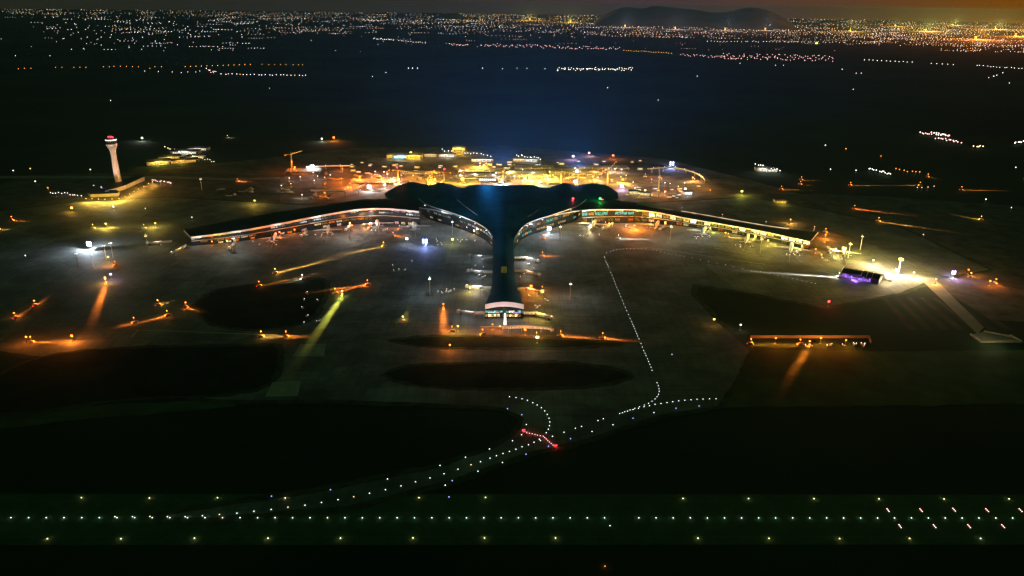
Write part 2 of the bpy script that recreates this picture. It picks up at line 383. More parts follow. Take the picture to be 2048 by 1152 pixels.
# walls
def wall(C, inset, name, m, top=-1.0):
    """A wall from the ground up to the chain C, moved inwards (to the left of the chain's direction when inset > 0)."""
    W = []
    for i, p in enumerate(C):
        d = C[min(i + 1, len(C) - 1)] - C[max(i - 1, 0)]; d.z = 0; d.normalize(); n = Vector((-d.y, d.x, 0)); W.append(p + n * inset)
    MB().grid([[q + Vector((0, 0, top)) for q in W], [Vector((q.x, q.y, 0)) for q in W]]).build(name, m, term)
    return W
WIN = 0
def bays(W, out_, z0f, z1f, palette, prob, name='window', gap=.12, broken=0):
    """Lit windows set proud of the wall W, one per bay."""
    for i in range(len(W) - 1):
        if random.random() > prob: continue
        if broken and (i // 3 * 7919 + broken) % 5 < 2: continue        # dark stretches of the concourse
        p, q = W[i], W[i + 1]
        d = q - p; d.z = 0; L = d.length
        if L < .5: continue
        d.normalize(); n = Vector((-d.y, d.x, 0)) * out_
        a = Vector((p.x, p.y, 0)) + d * L * gap / 2 + n; c = Vector((q.x, q.y, 0)) - d * L * gap / 2 + n
        za0, za1 = p.z * z0f, p.z * z1f; zb0, zb1 = q.z * z0f, q.z * z1f
        b = MB(); nn = n.normalized() * .3
        vs = [(a.x, a.y, za0), (c.x, c.y, zb0), (c.x, c.y, zb1), (a.x, a.y, za1)]; ws = [(Vector(v) - nn * .9) for v in vs]
        b.add(vs + ws, [(0, 1, 2, 3), (0, 4, 5, 1), (1, 5, 6, 2), (2, 6, 7, 3), (3, 7, 4, 0)])
        cn, st = random.choice(palette); b.build(name, emi(cn, st, .8, .35), term)
# left and right sides of the centre hall
CL = resample(chain(rimL), 13); CRr = resample(chain(rimR), 13)
W = wall(CL, 4, 'glass_wall', M_glass); bays(W, -.4, .52, .64, [('white', .12), ('cool', .3), ('warm', .5), ('white', .06)], .6, gap=.25); bays(W, -.4, .82, .92, [('teal', .05), ('teal', .12), ('cool', .05)], .5); bays(W, -.4, .16, .26, [('amber', .1), ('warm', .25)], .35)
W = wall(CRr, 4, 'glass_wall', M_glass); bays(W, -.4, .55, .72, [('amber', .35), ('teal', .12), ('warm', .6), ('teal', .3), ('amber', .15)], .7, gap=.2); bays(W, -.4, .2, .34, [('amber', .5), ('teal', .25), ('warm', .3)], .5)
# pier sides and end
for sgn in (0, 1):
    C = [Vector(r[-1] if sgn else r[0]) for r in rows]
    if not sgn: C = C
    W = wall(C if sgn else C, -2.5 if sgn else 2.5, 'glass_wall', M_glass)
C = [Vector(p) - Vector((0, 0, 5)) for p in tip]
W = wall(C, 6.5, 'glass_wall', M_glass, top=0)
W8 = resample(W, 4.2)
for q in W8: q.z = 19
bays(W8, -.4, .46, .63, [('teal', .55), ('teal', .8), ('white', .9), ('teal', .3)], .95, gap=.06)
bays(W8, -.4, .14, .36, [('warm', 1.2), ('amber', .3), ('warm', .9), ('yellow', .5)], .85, gap=.1)
def signboard(x0, x1, y, c, bars):
    a, c2 = G(x0, y, 15), G(x1, y, 15); b = MB(); b.box((a + c2) / 2 + Vector((0, -.5, 0)), ((c2 - a).length, .5, 3.2)); s0 = b.build('sign_panel', M_dark, term)
    b = MB(); n = bars
    for i in range(n):
        p = a.lerp(c2, (i + .5) / n); b.box(p + Vector((0, -.9, random.uniform(-.3, .3))), ((c2 - a).length / n * .7, .2, random.uniform(1.4, 2.4)))
    b.build('lettering', emi(c, 1.0), s0)
signboard(976, 988, 624, 'cool', 6); signboard(991, 998, 625, 'pink', 4); signboard(1026, 1041, 625, 'violet', 7)
bb = MB(); p0 = G(1010, 648); bb.tube(p0 + Vector((0, -2, 0)), p0 + Vector((0, -2, 17)), 2.2, 1.2, 8); bb.build('entrance_column', emi('white', 1.6, .6, .5), term)

# wings
LW = [(838, 423, 32), (800, 419, 33), (770, 417, 33), (740, 417, 33), (700, 421, 31), (640, 431, 28), (580, 443, 25), (500, 458, 22), (440, 467, 20), (381, 474, 18)]
LB = [(838, 402, 30), (790, 398, 30), (740, 398, 32), (700, 402, 32), (640, 411, 29), (580, 420, 27), (500, 434, 24), (440, 445, 22), (400, 453, 20), (368, 460, 19)]
RWg = [(1165, 421, 31), (1200, 419, 31), (1240, 419, 30), (1275, 420, 28), (1320, 426, 24), (1360, 434, 20), (1400, 441, 18), (1460, 451, 17), (1530, 464, 17), (1600, 479, 17), (1620, 483, 17)]
RBk = [(1165, 400, 28), (1200, 400, 29), (1240, 401, 29), (1290, 408, 27), (1330, 416, 25), (1363, 423, 22), (1410, 431, 20), (1460, 440, 19), (1536, 453, 19), (1600, 461, 19), (1637, 464, 19)]
def wing(front, back, name='wing_roof'):
    A, B = resample(chain(back), 1), resample(chain(front), 1)
    def pick(C, t): i = t * (len(C) - 1); j = min(int(i), len(C) - 2); return C[j].lerp(C[j + 1], i - j)
    rr = []
    for j in range(6):
        v = j / 5; rr.append([pick(A, i / 50).lerp(pick(B, i / 50), v) + Vector((0, 0, 1.6 * math.sin(math.pi * v))) for i in range(51)])
    MB().grid(rr, thick=1.0).build(name, M_wroof, term)
    # seams of the roof sheets
    return A, B
A, B = wing(LW, LB)
Bl = resample(chain(LW), 14)
def fascia(C, h, m, outn, name='fascia'):
    W = []
    for i, p in enumerate(C):
        d = C[min(i + 1, len(C) - 1)] - C[max(i - 1, 0)]; d.z = 0; d.normalize(); n = Vector((-d.y, d.x, 0)) * outn; W.append(p + n)
    MB().grid([[p + Vector((0, 0, .9)) for p in W], [p + Vector((0, 0, .9 - h)) for p in W], [C[i] + Vector((0, 0, .7 - h)) for i in range(len(C))]]).build(name, m, term)
# chain runs right -> left here, so the outside (towards the camera) is to its left
fascia(Bl, 3.6, M_white, .6)
fascia([B[-1], A[-1]], 3.2, M_white, .6)
W = wall(Bl, -4, 'glass_wall', M_glass)
bays(W, .4, .67, .76, [('cool', .8), ('cool', .15), ('cool', 1.0), ('white', .5), ('cool', .05)], .8, gap=.02, broken=3)
bays(W, .4, .80, .86, [('pink', .2), ('warm', .35), ('amber', .05)], .5, gap=.3)
bays(W, .4, .30, .42, [('amber', .2), ('orange', .5), ('warm', .5), ('amber', .06)], .75, gap=.15, broken=1)
bays(W, .4, .06, .2, [('orange', .5), ('warm', .6), ('pink', .5)], .35, gap=.4)
W2 = [p + Vector((0, 0, 0)) for p in W]
MB().grid([[Vector((p.x, p.y, p.z * .55)) for p in Bl], [Vector((p.x, p.y, p.z * .55)) for p in W]], thick=.8).build('canopy', M_cconc, term)
A, B = wing(RWg, RBk)
Br = resample(chain(RWg), 14)
fascia(Br, 2.6, M_white, -.6)
fascia([A[-1], B[-1]], 3.2, M_white, -.6)
W = wall(Br, 4, 'glass_wall', M_glass)
bays(W[:5], -.4, .62, .8, [('amber', .5), ('teal', .5), ('warm', .6)], .85, gap=.15); bays(W[5:9], -.4, .62, .8, [('teal', .5), ('teal', .25), ('amber', .2)], .8, gap=.15)
bays(W[9:], -.4, .56, .84, [('warm', 2.0), ('warm', 1.3), ('yellow', .9), ('white', 1.9), ('yellow', .3)], .86, gap=.16)
bays(W, -.4, .14, .36, [('amber', .3), ('orange', .4), ('warm', .5), ('yellow', .15)], .55, gap=.25)
MB().grid([[Vector((p.x, p.y, p.z * .5)) for p in W], [Vector((p.x, p.y, p.z * .5)) for p in Br]], thick=.8).build('canopy', M_cconc, term)
rim([(1363, 423, 22), (1410, 431, 20), (1460, 440, 19), (1536, 453, 19), (1578, 458.5, 19)], .9, emi('warm', .75, .5, .05), dz=1.2, name='glowing_roof_rim')  # roof rim given its own glow in place of light falling on it
b = MB(); tri = [G(1266, 413, 27), G(1283, 404, 29), G(1347, 421, 24.5)]; b.add([p + Vector((0, 0, 1.8)) for p in tri] + [p + Vector((0, 0, .4)) for p in tri], [(0, 1, 2), (0, 3, 4, 1), (1, 4, 5, 2), (2, 5, 3, 0)]); b.build('roof_panel', mat('pale_panel', (.5, .48, .34), .6), term)
# short posts with lamps on the right wing's roof edge
for x, y in [(1363, 423), (1444, 437), (1531, 452), (1628, 462)]:
    p = G(x, y, 20); b = MB().tube(p, p + Vector((0, 0, 8)), .35, .2); q = b.build('roof_post', M_white, term); MB().ball(p + Vector((0, 0, 8.6)), .8).build('lamp', emi('pink', 2), q)
# eave floodlights: lamps added at the eaves to light the stands and fascia
def eave_lamp(x, c, pw, off=11, chain_=None):
    src = chain_ or (LW if x < 838 else RWg); k = min(range(len(src) - 1), key=lambda i: 0 if min(src[i][0], src[i + 1][0]) <= x <= max(src[i][0], src[i + 1][0]) else 1)
    (xa, ya, za), (xb, yb, zb) = src[k], src[k + 1]; u = (x - xa) / (xb - xa)
    p = G(x, ya + (yb - ya) * u, za + (zb - za) * u); h = p.z
    MB().box(p + Vector((0, -1.6, -2.2)), (2.4, 1.6, 1.0)).build('eave_floodlight', [emi(c, 2)], term)
    lamp(term, p - tb + Vector((0, -off, -h * .22)), c, pw, .8)
for x, c, pw in [(400, 'white', 5e3), (440, 'amber', 7e3), (480, 'white', 5e3), (520, 'orange', 7e3), (560, 'pink', 7e3), (600, 'orange', 9e3), (640, 'white', 8e3), (680, 'orange', 1.1e4), (715, 'pink', 1.1e4), (750, 'orange', 1.3e4), (785, 'pink', 1.1e4), (820, 'white', 9e3),
                 (1190, 'amber', 1.1e4), (1215, 'amber', 1.6e4), (1245, 'pink', 1.1e4), (1275, 'amber', 1.6e4), (1305, 'orange', 2.0e4), (1345, 'amber', 1.1e4), (1385, 'yellow', 1.1e4), (1425, 'lime', 2e4), (1465, 'yellow', 2e4), (1505, 'lime', 2.4e4), (1545, 'yellow', 2.4e4), (1590, 'lime', 2.6e4)]:
    eave_lamp(x, c, pw)
for x, c, pw in [(850, 'white', 5e3), (885, 'white', 5e3), (920, 'white', 6e3), (950, 'pink', 8e3), (972, 'cool', 7e3)]: eave_lamp(x, c, pw, 8, rimL)
for x, c, pw in [(1165, 'amber', 8e3), (1142, 'amber', 8e3), (1115, 'warm', 9e3), (1085, 'cool', 7e3), (1055, 'cool', 6e3), (1038, 'teal', 4e3)]: eave_lamp(x, c, pw, 8, rimR)
for x in (984, 1008, 1034): p = G(x, 613, 22); lamp(term, p - tb + Vector((0, -14, 0)), 'cool', 4.5e3, .8)  # unseen lights added before the pier end to whiten its fascia
# red and green lights of another source, built as roof beacons
def beacon(x, y, z, c, label, pw):
    p = G(x, y, z); o = thing('stand_in_beacon', label, 'beacon', p)
    MB().tube((0, 0, 0), (0, 0, 2.2), .9, .6).build('base', M_dark, o); MB().ball((0, 0, 3.2), 2.4).build('lens', emi(c, 6), o)
    MB().box((4.5, 0, 1.2), (5, 1.2, 1.6)).build('side_lens', emi('orange' if c == 'green' else 'violet', 2.5), o)
    lamp(o, (0, -4, 5), c, pw, .8)
beacon(1146, 400, 33, 'red', 'red light over the dark terminal roof, built as a beacon', 5e3)
beacon(1200, 400, 33, 'green', 'green light over the dark terminal roof, built as a beacon', 6e3)

# ---------------------------------------------------------------- jet bridges
def make_bridge(lit):
    o = thing('jet_bridge', None, 'jet bridge')
    MB().box((9, 0, 6.6), (18, 3.4, 3.2)).build('fixed_corridor', M_white, o)
    MB().lathe([(2.6, 4.6), (2.9, 5), (2.9, 8.4), (2.2, 9)], 12, c=(19, 0, 0)).build('rotunda', M_steel, o)
    MB().tube((19, 0, 0), (19, 0, 4.6), .8).build('column', M_cconc, o)
    d = Vector((20, -9, -1.2)); a = Vector((20, -1, 6.4)); rz = math.atan2(d.y, d.x); L = d.length
    MB().box(a + d * .28, (L * .56, 3.2, 3.1), rz).build('tunnel', M_white, o); MB().box(a + d * .75, (L * .5, 2.8, 2.7), rz).build('tunnel', M_steel, o)
    MB().box(a + d * 1.03, (4.4, 4.2, 3.6), rz).build('cab', M_white, o)
    e = a + d * .86
    b = MB(); b.box(e + Vector((0, 0, -2.2)), (1.2, 4.2, .8), rz)
    for s_ in (-1, 1):
        n = Vector((-math.sin(rz), math.cos(rz), 0)) * 1.7 * s_; b.tube(e + n + Vector((0, 0, -2)), Vector((e.x + n.x, e.y + n.y, .6)), .3); b.tube(Vector((e.x, e.y, .6)) + n * 1.2, Vector((e.x, e.y, .6)) + n * .8, .6)
    b.build('wheel_carriage', M_dark, o)
    if lit:
        MB().box((9, -1.78, 6.8), (16, .12, 1.3)).build('window_strip', emi('warm', .9, .7, .4), o)
        n = Vector((math.sin(rz), -math.cos(rz), 0)); MB().box(a + d * .28 + n * 1.7, (L * .5, .12, 1.2), rz).build('window_strip', emi('warm', .7, .7, .4), o)
    for s_ in (1,): MB().ball(a + d * 1.03 + Vector((0, 0, 2.6)), .7).build('lamp', emi('white', 3 if lit else .8), o)
    return o
BR = {True: make_bridge(True), False: make_bridge(False)}; used = set()
def bridge(x, y, ang, lit, label, light=None):
    o = BR[lit] if lit not in used else copy_tree(BR[lit]); 
    if lit not in used: KIDS[o.name] = list(o.children)
    used.add(lit)
    o.location = G(x, y); o.rotation_euler = (0, 0, ang); o['label'] = label; o['group'] = 'jet bridges at the terminal'
    if light: lamp(o, (24, -3, 12), light[0], light[1], .6)  # unseen light added above the bridge to brighten the pier flank
P_ = math.pi
for y, lit, l, lab in [(520, False, ('cool', 9e3), 'unlit jet bridge on the tower side of the pier, nearest the roof'), (551, False, ('cool', 9e3), 'dim jet bridge on the tower side of the pier, second from the roof'),
                       (583, True, ('white', 2.4e4), 'brightly lit jet bridge on the tower side of the pier beside a yellow patch'), (634, False, ('cool', 9e3), 'grey jet bridge on the tower side nearest the pier end')]:
    bridge(986 if y < 600 else 974, y, P_ + .05, lit, lab, l)
for y, lit, l, lab in [(522, True, ('white', 3e4), 'brightly lit jet bridge on the far side of the pier, nearest the roof'), (549, False, ('warm', 8e3), 'dim jet bridge on the far side of the pier, second from the roof'),
                       (586, False, ('orange', 2.4e4), 'jet bridge over red and orange lamps on the far side of the pier'), (634, True, ('yellow', 3e4), 'jet bridge over a yellow lit stand beside the pier end')]:
    o = bridge(1029 if y < 600 else 1046, y, -.05 if y != 586 else .1, lit, lab, l)
for x, y, a, lit, lab in [(1225, 452, -1.9, True, 'jet bridge at the white tailed airliner'), (1330, 452, -1.75, False, 'jet bridge between the red lamps and the glazed right wing'), (1420, 462, -1.85, True, 'jet bridge beside the teal tailed airliner'),
                          (1510, 479, -1.9, False, 'jet bridge beside the second dark tailed airliner on the yellow stand'), (1603, 498, -1.9, True, 'jet bridge at the far end of the glazed wing'),
                          (830, 452, -1.3, False, 'grey jet bridge under the curved pale eave by the hall'), (612, 464, -1.25, True, 'jet bridge over the red lit stands of the tower side wing'), (700, 452, -1.3, False, 'jet bridge at the middle of the tower side wing'), (470, 487, -1.2, True, 'jet bridge near the tip of the tower side wing')]:
    bridge(x, y, a, lit, lab, None)
bridge(345, 489, -2.7, False, 'jet bridge reaching out from the tip of the tower side wing', ('warm', 4e3)); bridge(372, 497, -1.5, True, 'lit jet bridge at the corner of the tower side wing', ('amber', 4e3)); bridge(1655, 500, -1.6, True, 'jet bridge beyond the glazed wing, before the last airliner', ('yellow', 8e3))
# covered walkway across the pier end
pw_ = G(1010, 655); o = thing('boarding_walkway', 'long glazed boarding walkway on legs across the pier end', 'walkway', pw_, world=True)
pts = [G(1005, 655, 7), G(1050, 653, 7), G(1098, 656, 7), G(1106, 660, 7)]
for i, (a, c) in enumerate(zip(pts, pts[1:])):
    d = c - a; rz = math.atan2(d.y, d.x); MB().box((a + c) / 2, (d.length + .5, 3.6, 3.4), rz).build('corridor', M_white, o)
    n = Vector((math.sin(rz), -math.cos(rz), 0)); MB().box((a + c) / 2 + n * 1.9, (d.length * .95, .15, 1.5), rz).build('window_strip', emi('warm', .7, .8, .6), o)
for x in (1005, 1017, 1043, 1082, 1102):
    p = G(x, 656, 5.5); MB().tube((p.x, p.y - 2.5, 0), (p.x, p.y - 2.5, 9), .45).build('leg', M_white, o)
MB().box(G(985, 655, 1.2), (34, 3, 2.4)).build('kerb_wall', M_cconc, o)

# ---------------------------------------------------------------- airliners, nose to the terminal (+x is the nose)
def make_plane(tailm):
    o = thing('airliner', None, 'aeroplane')
    MB().lathe([(.3, -26), (1.1, -23), (2.2, -16), (2.8, -9), (2.8, 16), (2.5, 20), (1.7, 23.5), (.4, 25.5)], 16, c=(0, 0, 4.4), axis='X').build('fuselage', mat('plane_white', (.8, .8, .8), .4, .05, .2), o, smooth=True)
    for s_ in (-1, 1):
        b = MB(); v = [(6, 2.4 * s_, 3.6), (-3.5, 2.4 * s_, 3.6), (-11, 25 * s_, 5.6), (-8.5, 25 * s_, 5.6)]
        b.add(v + [(x, y, z + .5) for x, y, z in v], [(0, 1, 2, 3), (7, 6, 5, 4), (0, 4, 5, 1), (1, 5, 6, 2), (2, 6, 7, 3), (3, 7, 4, 0)]); b.build('wing', mat('plane_grey', (.5, .5, .52), .5), o)
        MB().lathe([(1.1, -2.6), (1.6, -1), (1.7, 1.8), (1.4, 2.8)], 12, c=(2.5, 8.5 * s_, 2.4), axis='X').build('engine', mat('plane_grey', (.5, .5, .52)), o, smooth=True)
        b = MB(); v = [(-18.5, .8 * s_, 5.2), (-23, .8 * s_, 5.2), (-26, 9 * s_, 5.9), (-24, 9 * s_, 5.9)]
        b.add(v + [(x, y, z + .3) for x, y, z in v], [(0, 1, 2, 3), (7, 6, 5, 4), (0, 4, 5, 1), (1, 5, 6, 2), (2, 6, 7, 3), (3, 7, 4, 0)]); b.build('tailplane', mat('plane_grey', (.5, .5, .52)), o)
    b = MB(); v = [(-16, 0, 6.4), (-24.5, 0, 6.0), (-28, 0, 17.5), (-23.8, 0, 17.5)]
    b.add([(x, .35, z) for x, y, z in v] + [(x, -.35, z) for x, y, z in v], [(0, 1, 2, 3), (7, 6, 5, 4), (0, 4, 5, 1), (1, 5, 6, 2), (2, 6, 7, 3), (3, 7, 4, 0)]); b.build('tail_fin', tailm, o)
    for p in ((17, 0), (-3, 3), (-3, -3)):
        MB().tube((p[0], p[1], .5), (p[0], p[1], 3), .3).tube((p[0], p[1] - .6, .6), (p[0], p[1] + .6, .6), .6).build('landing_gear', M_dark, o)
    MB().box((22.2, 0, 5.6), (1.4, 2.6, .7)).build('cockpit_window', M_glass, o)
    return o
T_dark, T_teal, T_w = mat('dark_tail', (.02, .022, .03), .5), mat('teal_tail', (.05, .22, .24), .5), mat('white_tail', (.75, .72, .68), .5)
for x, y, tm, sc_, ang, lab, lc, lp in [(1183, 462, T_w, 1.35, 1.35, 'white tailed airliner in a bright pool of light under the right hand wing', 'warm', 2e4), (1308, 463, T_dark, 1.2, 1.25, 'dark tailed airliner before the red lamps of the glazed wing', 'orange', 1.2e4),
                           (1402, 476, T_teal, 1.25, 1.2, 'teal tailed airliner parked at the middle of the glazed wing', 'cool', 1.4e4), (1490, 492, T_dark, 1.25, 1.2, 'dark tailed airliner on the yellow lit stand', 'yellow', 1.2e4),
                           (1580, 511, T_dark, 1.25, 1.2, 'dark tailed airliner by the last gate of the glazed wing', 'warm', 1.4e4), (1690, 517, T_dark, 1.1, 1.25, 'dark tailed airliner beyond the glazed wing, above the purple shed', 'yellow', 1.4e4), (757, 460, T_dark, 1.25, 1.8, 'dark tailed airliner under the curved pale eave', 'pink', 1.2e4),
                           (830, 466, mat('grey_tail', (.3, .28, .25), .6), 1.25, 1.75, 'grey tailed airliner by the hall corner', 'cool', 6e3), (655, 472, T_w, 1.1, 1.75, 'white tailed airliner at the middle of the tower side wing', 'orange', 9e3), (545, 489, T_dark, 1.1, 1.75, 'dark tailed airliner near the tip of the tower side wing', 'orange', 9e3)]:
    o = make_plane(tm); o['label'] = lab; o['group'] = 'airliners parked at the gates'
    fwd = Vector((math.cos(ang), math.sin(ang), 0)); o.location = G(x, y) + fwd * 26 * sc_; o.rotation_euler = (0, 0, ang); o.scale = (sc_,) * 3
    lamp(o, (-6, 12, 17), lc, lp, .6); lamp(o, (-22, -10, 12), lc, lp * .5, .6)  # unseen point lights added above each plane to make it show
    nose = o.location + fwd * 22 * sc_; mark('stand_marking', nose, o.location - fwd * 70, .7, .31, mat('yellow_paint', (.6, .45, .05), .6))

# ---------------------------------------------------------------- control tower with its annex
P_ = math.pi
cb = G(238, 371); o = thing('control_tower', 'tall pale control tower with flared cab and red beacon', 'control tower', cb)
MB().lathe([(7.5, 0), (6.6, 20), (6.0, 55), (6.2, 78), (7.4, 86), (10.5, 93), (11, 95)], 20).build('shaft', mat('tower_concrete', (.55, .48, .46), .7, .12, .1), o, smooth=True)
MB().lathe([(11.4, 95), (12, 96), (12, 99), (10.8, 99.6)], 20).build('balcony', M_white, o)
MB().lathe([(9.6, 99.6), (9.6, 103)], 20).build('equipment_floor', M_dark, o)
MB().lathe([(10.5, 95.8), (12.15, 96.4), (12.15, 97.8), (10.5, 98)], 20).build('light_band', emi('pink', 1.2, .7, .2), o)
MB().lathe([(10.4, 103), (11.6, 108.5)], 20).build('cab_glass', M_glass, o)
MB().lathe([(11.75, 107.6), (12.3, 109.6), (11.2, 110.2)], 20).build('cab_lights', emi('white', 1.6, .4, .2), o)
MB().lathe([(12, 110.2), (11, 112), (4, 114)], 20).build('cab_roof', M_dark, o)
MB().tube((0, 0, 114), (0, 0, 121), .8, .4).build('antenna', M_redp, o)
MB().tube((-5, 1, 112.5), (-5, 1, 118), .25, .12).tube((4, 2, 112.5), (4, 2, 117), .25, .12).build('aerial', M_steel, o)
MB().lathe([(9.2, 88.4), (9.9, 88.8), (9.9, 90.4), (8.6, 90.8)], 20).build('gallery', M_steel, o)
b = MB()
for i in range(16):
    a_ = 2 * P_ * i / 16; b.tube((10.6 * math.cos(a_), 10.6 * math.sin(a_), 103), (11.8 * math.cos(a_), 11.8 * math.sin(a_), 108.5), .16, n=4)
b.build('mullions', M_white, o)
b = MB()
for i in range(10):
    a_ = 2 * P_ * i / 10 + .2; b.tube((7.6 * math.cos(a_), 7.6 * math.sin(a_), 0), (6.2 * math.cos(a_), 6.2 * math.sin(a_), 60), .45, n=5)
b.build('shaft_rib', mat('tower_concrete', (.55, .48, .46)), o)
for dx in (-3, 2.5, 6): MB().ball((dx, -2, 116.5 - abs(dx) * .3), 2.2).build('beacon', emi('red', 3), o)
lamp(o, (0, -8, 118), 'red', 3e3, .8)
for z, dx in ((72, 8), (90, 9)): MB().ball((dx, -4, z), .7).build('wall_lamp', emi('pink', 2), o)
for dx, dy, c, pw in ((-34, -46, 'white', 1.5e5), (40, -50, 'pink', 1.9e5)):
    MB().box((dx, dy, 10.6), (2, 2, 1.2)).build('floodlight', emi('pink', 2), o); q = Vector((dx, dy, 12)); lamp(o, q, c, pw, .5, R(60), Vector((0, 0, 62)) - q)  # floodlights added at the foot to brighten the shaft
ab = G(232, 384); ann = thing('tower_annex', 'low dark roofed annex around the control tower foot, ringed by yellow light', 'building', ab, world=True)
f1 = [G(205, 381), G(238, 372), G(275, 358), G(290, 361), G(248, 380), G(218, 388)]
MB().prism(f1, 0, 9).build('wall', M_cconc, ann); MB().prism([p + (p - ab) * .03 for p in f1], 9, 10).build('roof', M_dark, ann)
f2 = [G(176, 391), G(205, 384), G(240, 388), G(236, 393), G(182, 395)]
MB().prism(f2, 0, 7).build('wall', M_cconc, ann); MB().prism([p + Vector((0, 0, 0)) for p in f2], 7, 8).build('roof', M_dark, ann)
for x, y in ((214, 384), (222, 381), (230, 378), (205, 374)): MB().box(G(x, y, 6), (7, 3, 4), .3).build('window', emi('violet', 1.4, .7, .3), ann)
for x, y, pw in [(172, 397, 9e3), (184, 397.5, 9e3), (197, 398, 9e3), (210, 398.5, 9e3), (224, 398, 9e3), (238, 397, 9e3), (250, 393, 9e3), (259, 388, 9e3), (268, 383, 9e3), (277, 378, 9e3), (287, 373, 9e3), (297, 367, 9e3), (305, 363, 7e3)]:
    p = G(x, y, 8); q = MB().tube(G(x, y), p, .2).build('wall_lamp', M_steel, ann); MB().ball(p, .9).build('lens', emi('yellow', 4), q); lamp(ann, p - ab + Vector((0, -3, 2.5)), 'amber' if x % 2 else 'yellow', pw * 4.5, .6)

# ---------------------------------------------------------------- lamp things
def lamp_proto(kind, c, r, st):
    if kind == 'work_light_tower':
        o = thing(kind, None, 'work light')
        MB().box((0, 0, .8), (2.6, 1.5, 1.0)).build('trailer', M_yel, o); MB().tube((0, 0, 1.3), (0, 0, 8), .16, .1).build('mast', M_steel, o)
        for dx, dz in ((-.9, 8.2), (.9, 8.2), (-.9, 9.6), (.9, 9.6)): MB().ball((dx * r, 0, 8.2 + (dz - 8.2) * r), .72 * r, 8, 5).build('floodlight', emi(c, st), o)
    elif kind == 'street_lamp':
        o = thing(kind, None, 'street lamp')
        MB().tube((0, 0, 0), (0, 0, 9), .25, .15).build('pole', M_steel, o); MB().ball((0, 0, 9), r, 7, 4).build('lamp_head', emi(c, st), o)
    elif kind == 'floodlight_mast':
        o = thing(kind, None, 'floodlight mast')
        MB().tube((0, 0, 0), (0, 0, 30), .7, .35).build('mast', M_white, o); MB().lathe([(1.6, 26), (1.8, 26.5), (1.6, 27)], 10).build('lamp_ring', M_steel, o)
        for a in range(4): MB().box((1.9 * math.cos(a * P_ / 2 + .8), 1.9 * math.sin(a * P_ / 2 + .8), 26), (1.4 * r, 1.4 * r, 1.4 * r)).build('floodlight', emi(c, st), o)
    elif kind == 'service_truck':
        o = thing(kind, None, 'truck')
        MB().box((-1, 0, 2.1), (5.4, 2.5, 2.4)).build('body', mat('truck_grey', (.4, .4, .38), .6), o); MB().box((-1, 0, .75), (7.4, 2.2, .3)).build('chassis', M_dark, o)
        MB().box((2.9, 0, 1.75), (1.9, 2.4, 1.8)).build('cab', M_yel, o); MB().box((3.6, 0, 2.2), (.6, 2.2, .7)).build('windscreen', M_glass, o)
        for x in (-2.8, -1.4, 2.8):
            for s_ in (-1, 1): MB().tube((x, .8 * s_, .5), (x, 1.2 * s_, .5), .5).build('wheel', M_rubber, o)
        for s_ in (-1, 1): MB().ball((3.95, .8 * s_, 1.3), .5 * r, 6, 4).build('headlight', emi(c, st), o); MB().box((-4.0, .9 * s_, 1.2), (.5, .5, .5)).build('tail_light', emi('red', 3), o)
        MB().tube((.4, 0, 3.2), (.4, 0, 7.6), .12).build('added_light_mast', M_steel, o); MB().box((.6, 0, 8.1), (.7, 1.5 * r, .9 * r)).build('added_mast_light', emi(c, st), o)  # mast and its lamp added to carry the streak spots
    return o
PROTO = {}
def place(kind, c, x, y, label, group=None, r=1.0, st=5.0, rz=0.0, pw=0, lz=None, beam=None, spot=R(26), lc=None, scale=1.0, z=0.0, tilt=.10):
    k = (kind, c, r, st)
    if k not in PROTO: o = PROTO[k] = lamp_proto(kind, c, r, st); KIDS[o.name] = list(o.children); src = o
    else: o = copy_tree(PROTO[k])
    o.location = G(x, y, z); o['label'] = label
    if group: o['group'] = group
    elif 'group' in o: del o['group']
    if beam: rz = bearing((x, y), beam)
    o.rotation_euler = (0, 0, rz); o.scale = (scale,) * 3
    if pw:
        if beam:
            Lb = (G(*beam) - G(x, y)).length; E0 = (17.0 if c == 'orange' else 11.0) * (pw / 3e5) ** .35 * min(1, 150 / Lb) * (.4 if abs(math.sin(rz)) > .75 else 1)
            for f_, e_ in ((.13, 1.0), (.36, .85), (.78, .45)):     # near, middle and far spot of the streak, on the added mast
                d_ = max(7.0, f_ * Lb); tl = math.atan(8.0 / d_); hv = .78 * tl; wd = 2.5 + .05 * Lb
                q = lamp(o, (1.6, 0, 8.2), lc or c, 4 * P_ * E0 * e_ * (d_ ** 2 + 64) / math.sin(tl), .4, 2 * hv, (math.cos(tl), 0, -math.sin(tl)), 1.0)
                q.scale = (max(.15, min(1, wd / d_ / hv)), 1, 1)
            lamp(o, (3.6, 0, 4.0), lc or c, 3e3 * (pw / 3e5) ** .5, .4)  # unseen fill light added to close the gap before the beam
        else: lamp(o, (0, 0 if kind == 'floodlight_mast' else -1.6, lz or (11 if kind == 'work_light_tower' else 24 if kind == 'floodlight_mast' else 5)), lc or c, pw, .6)
    return o
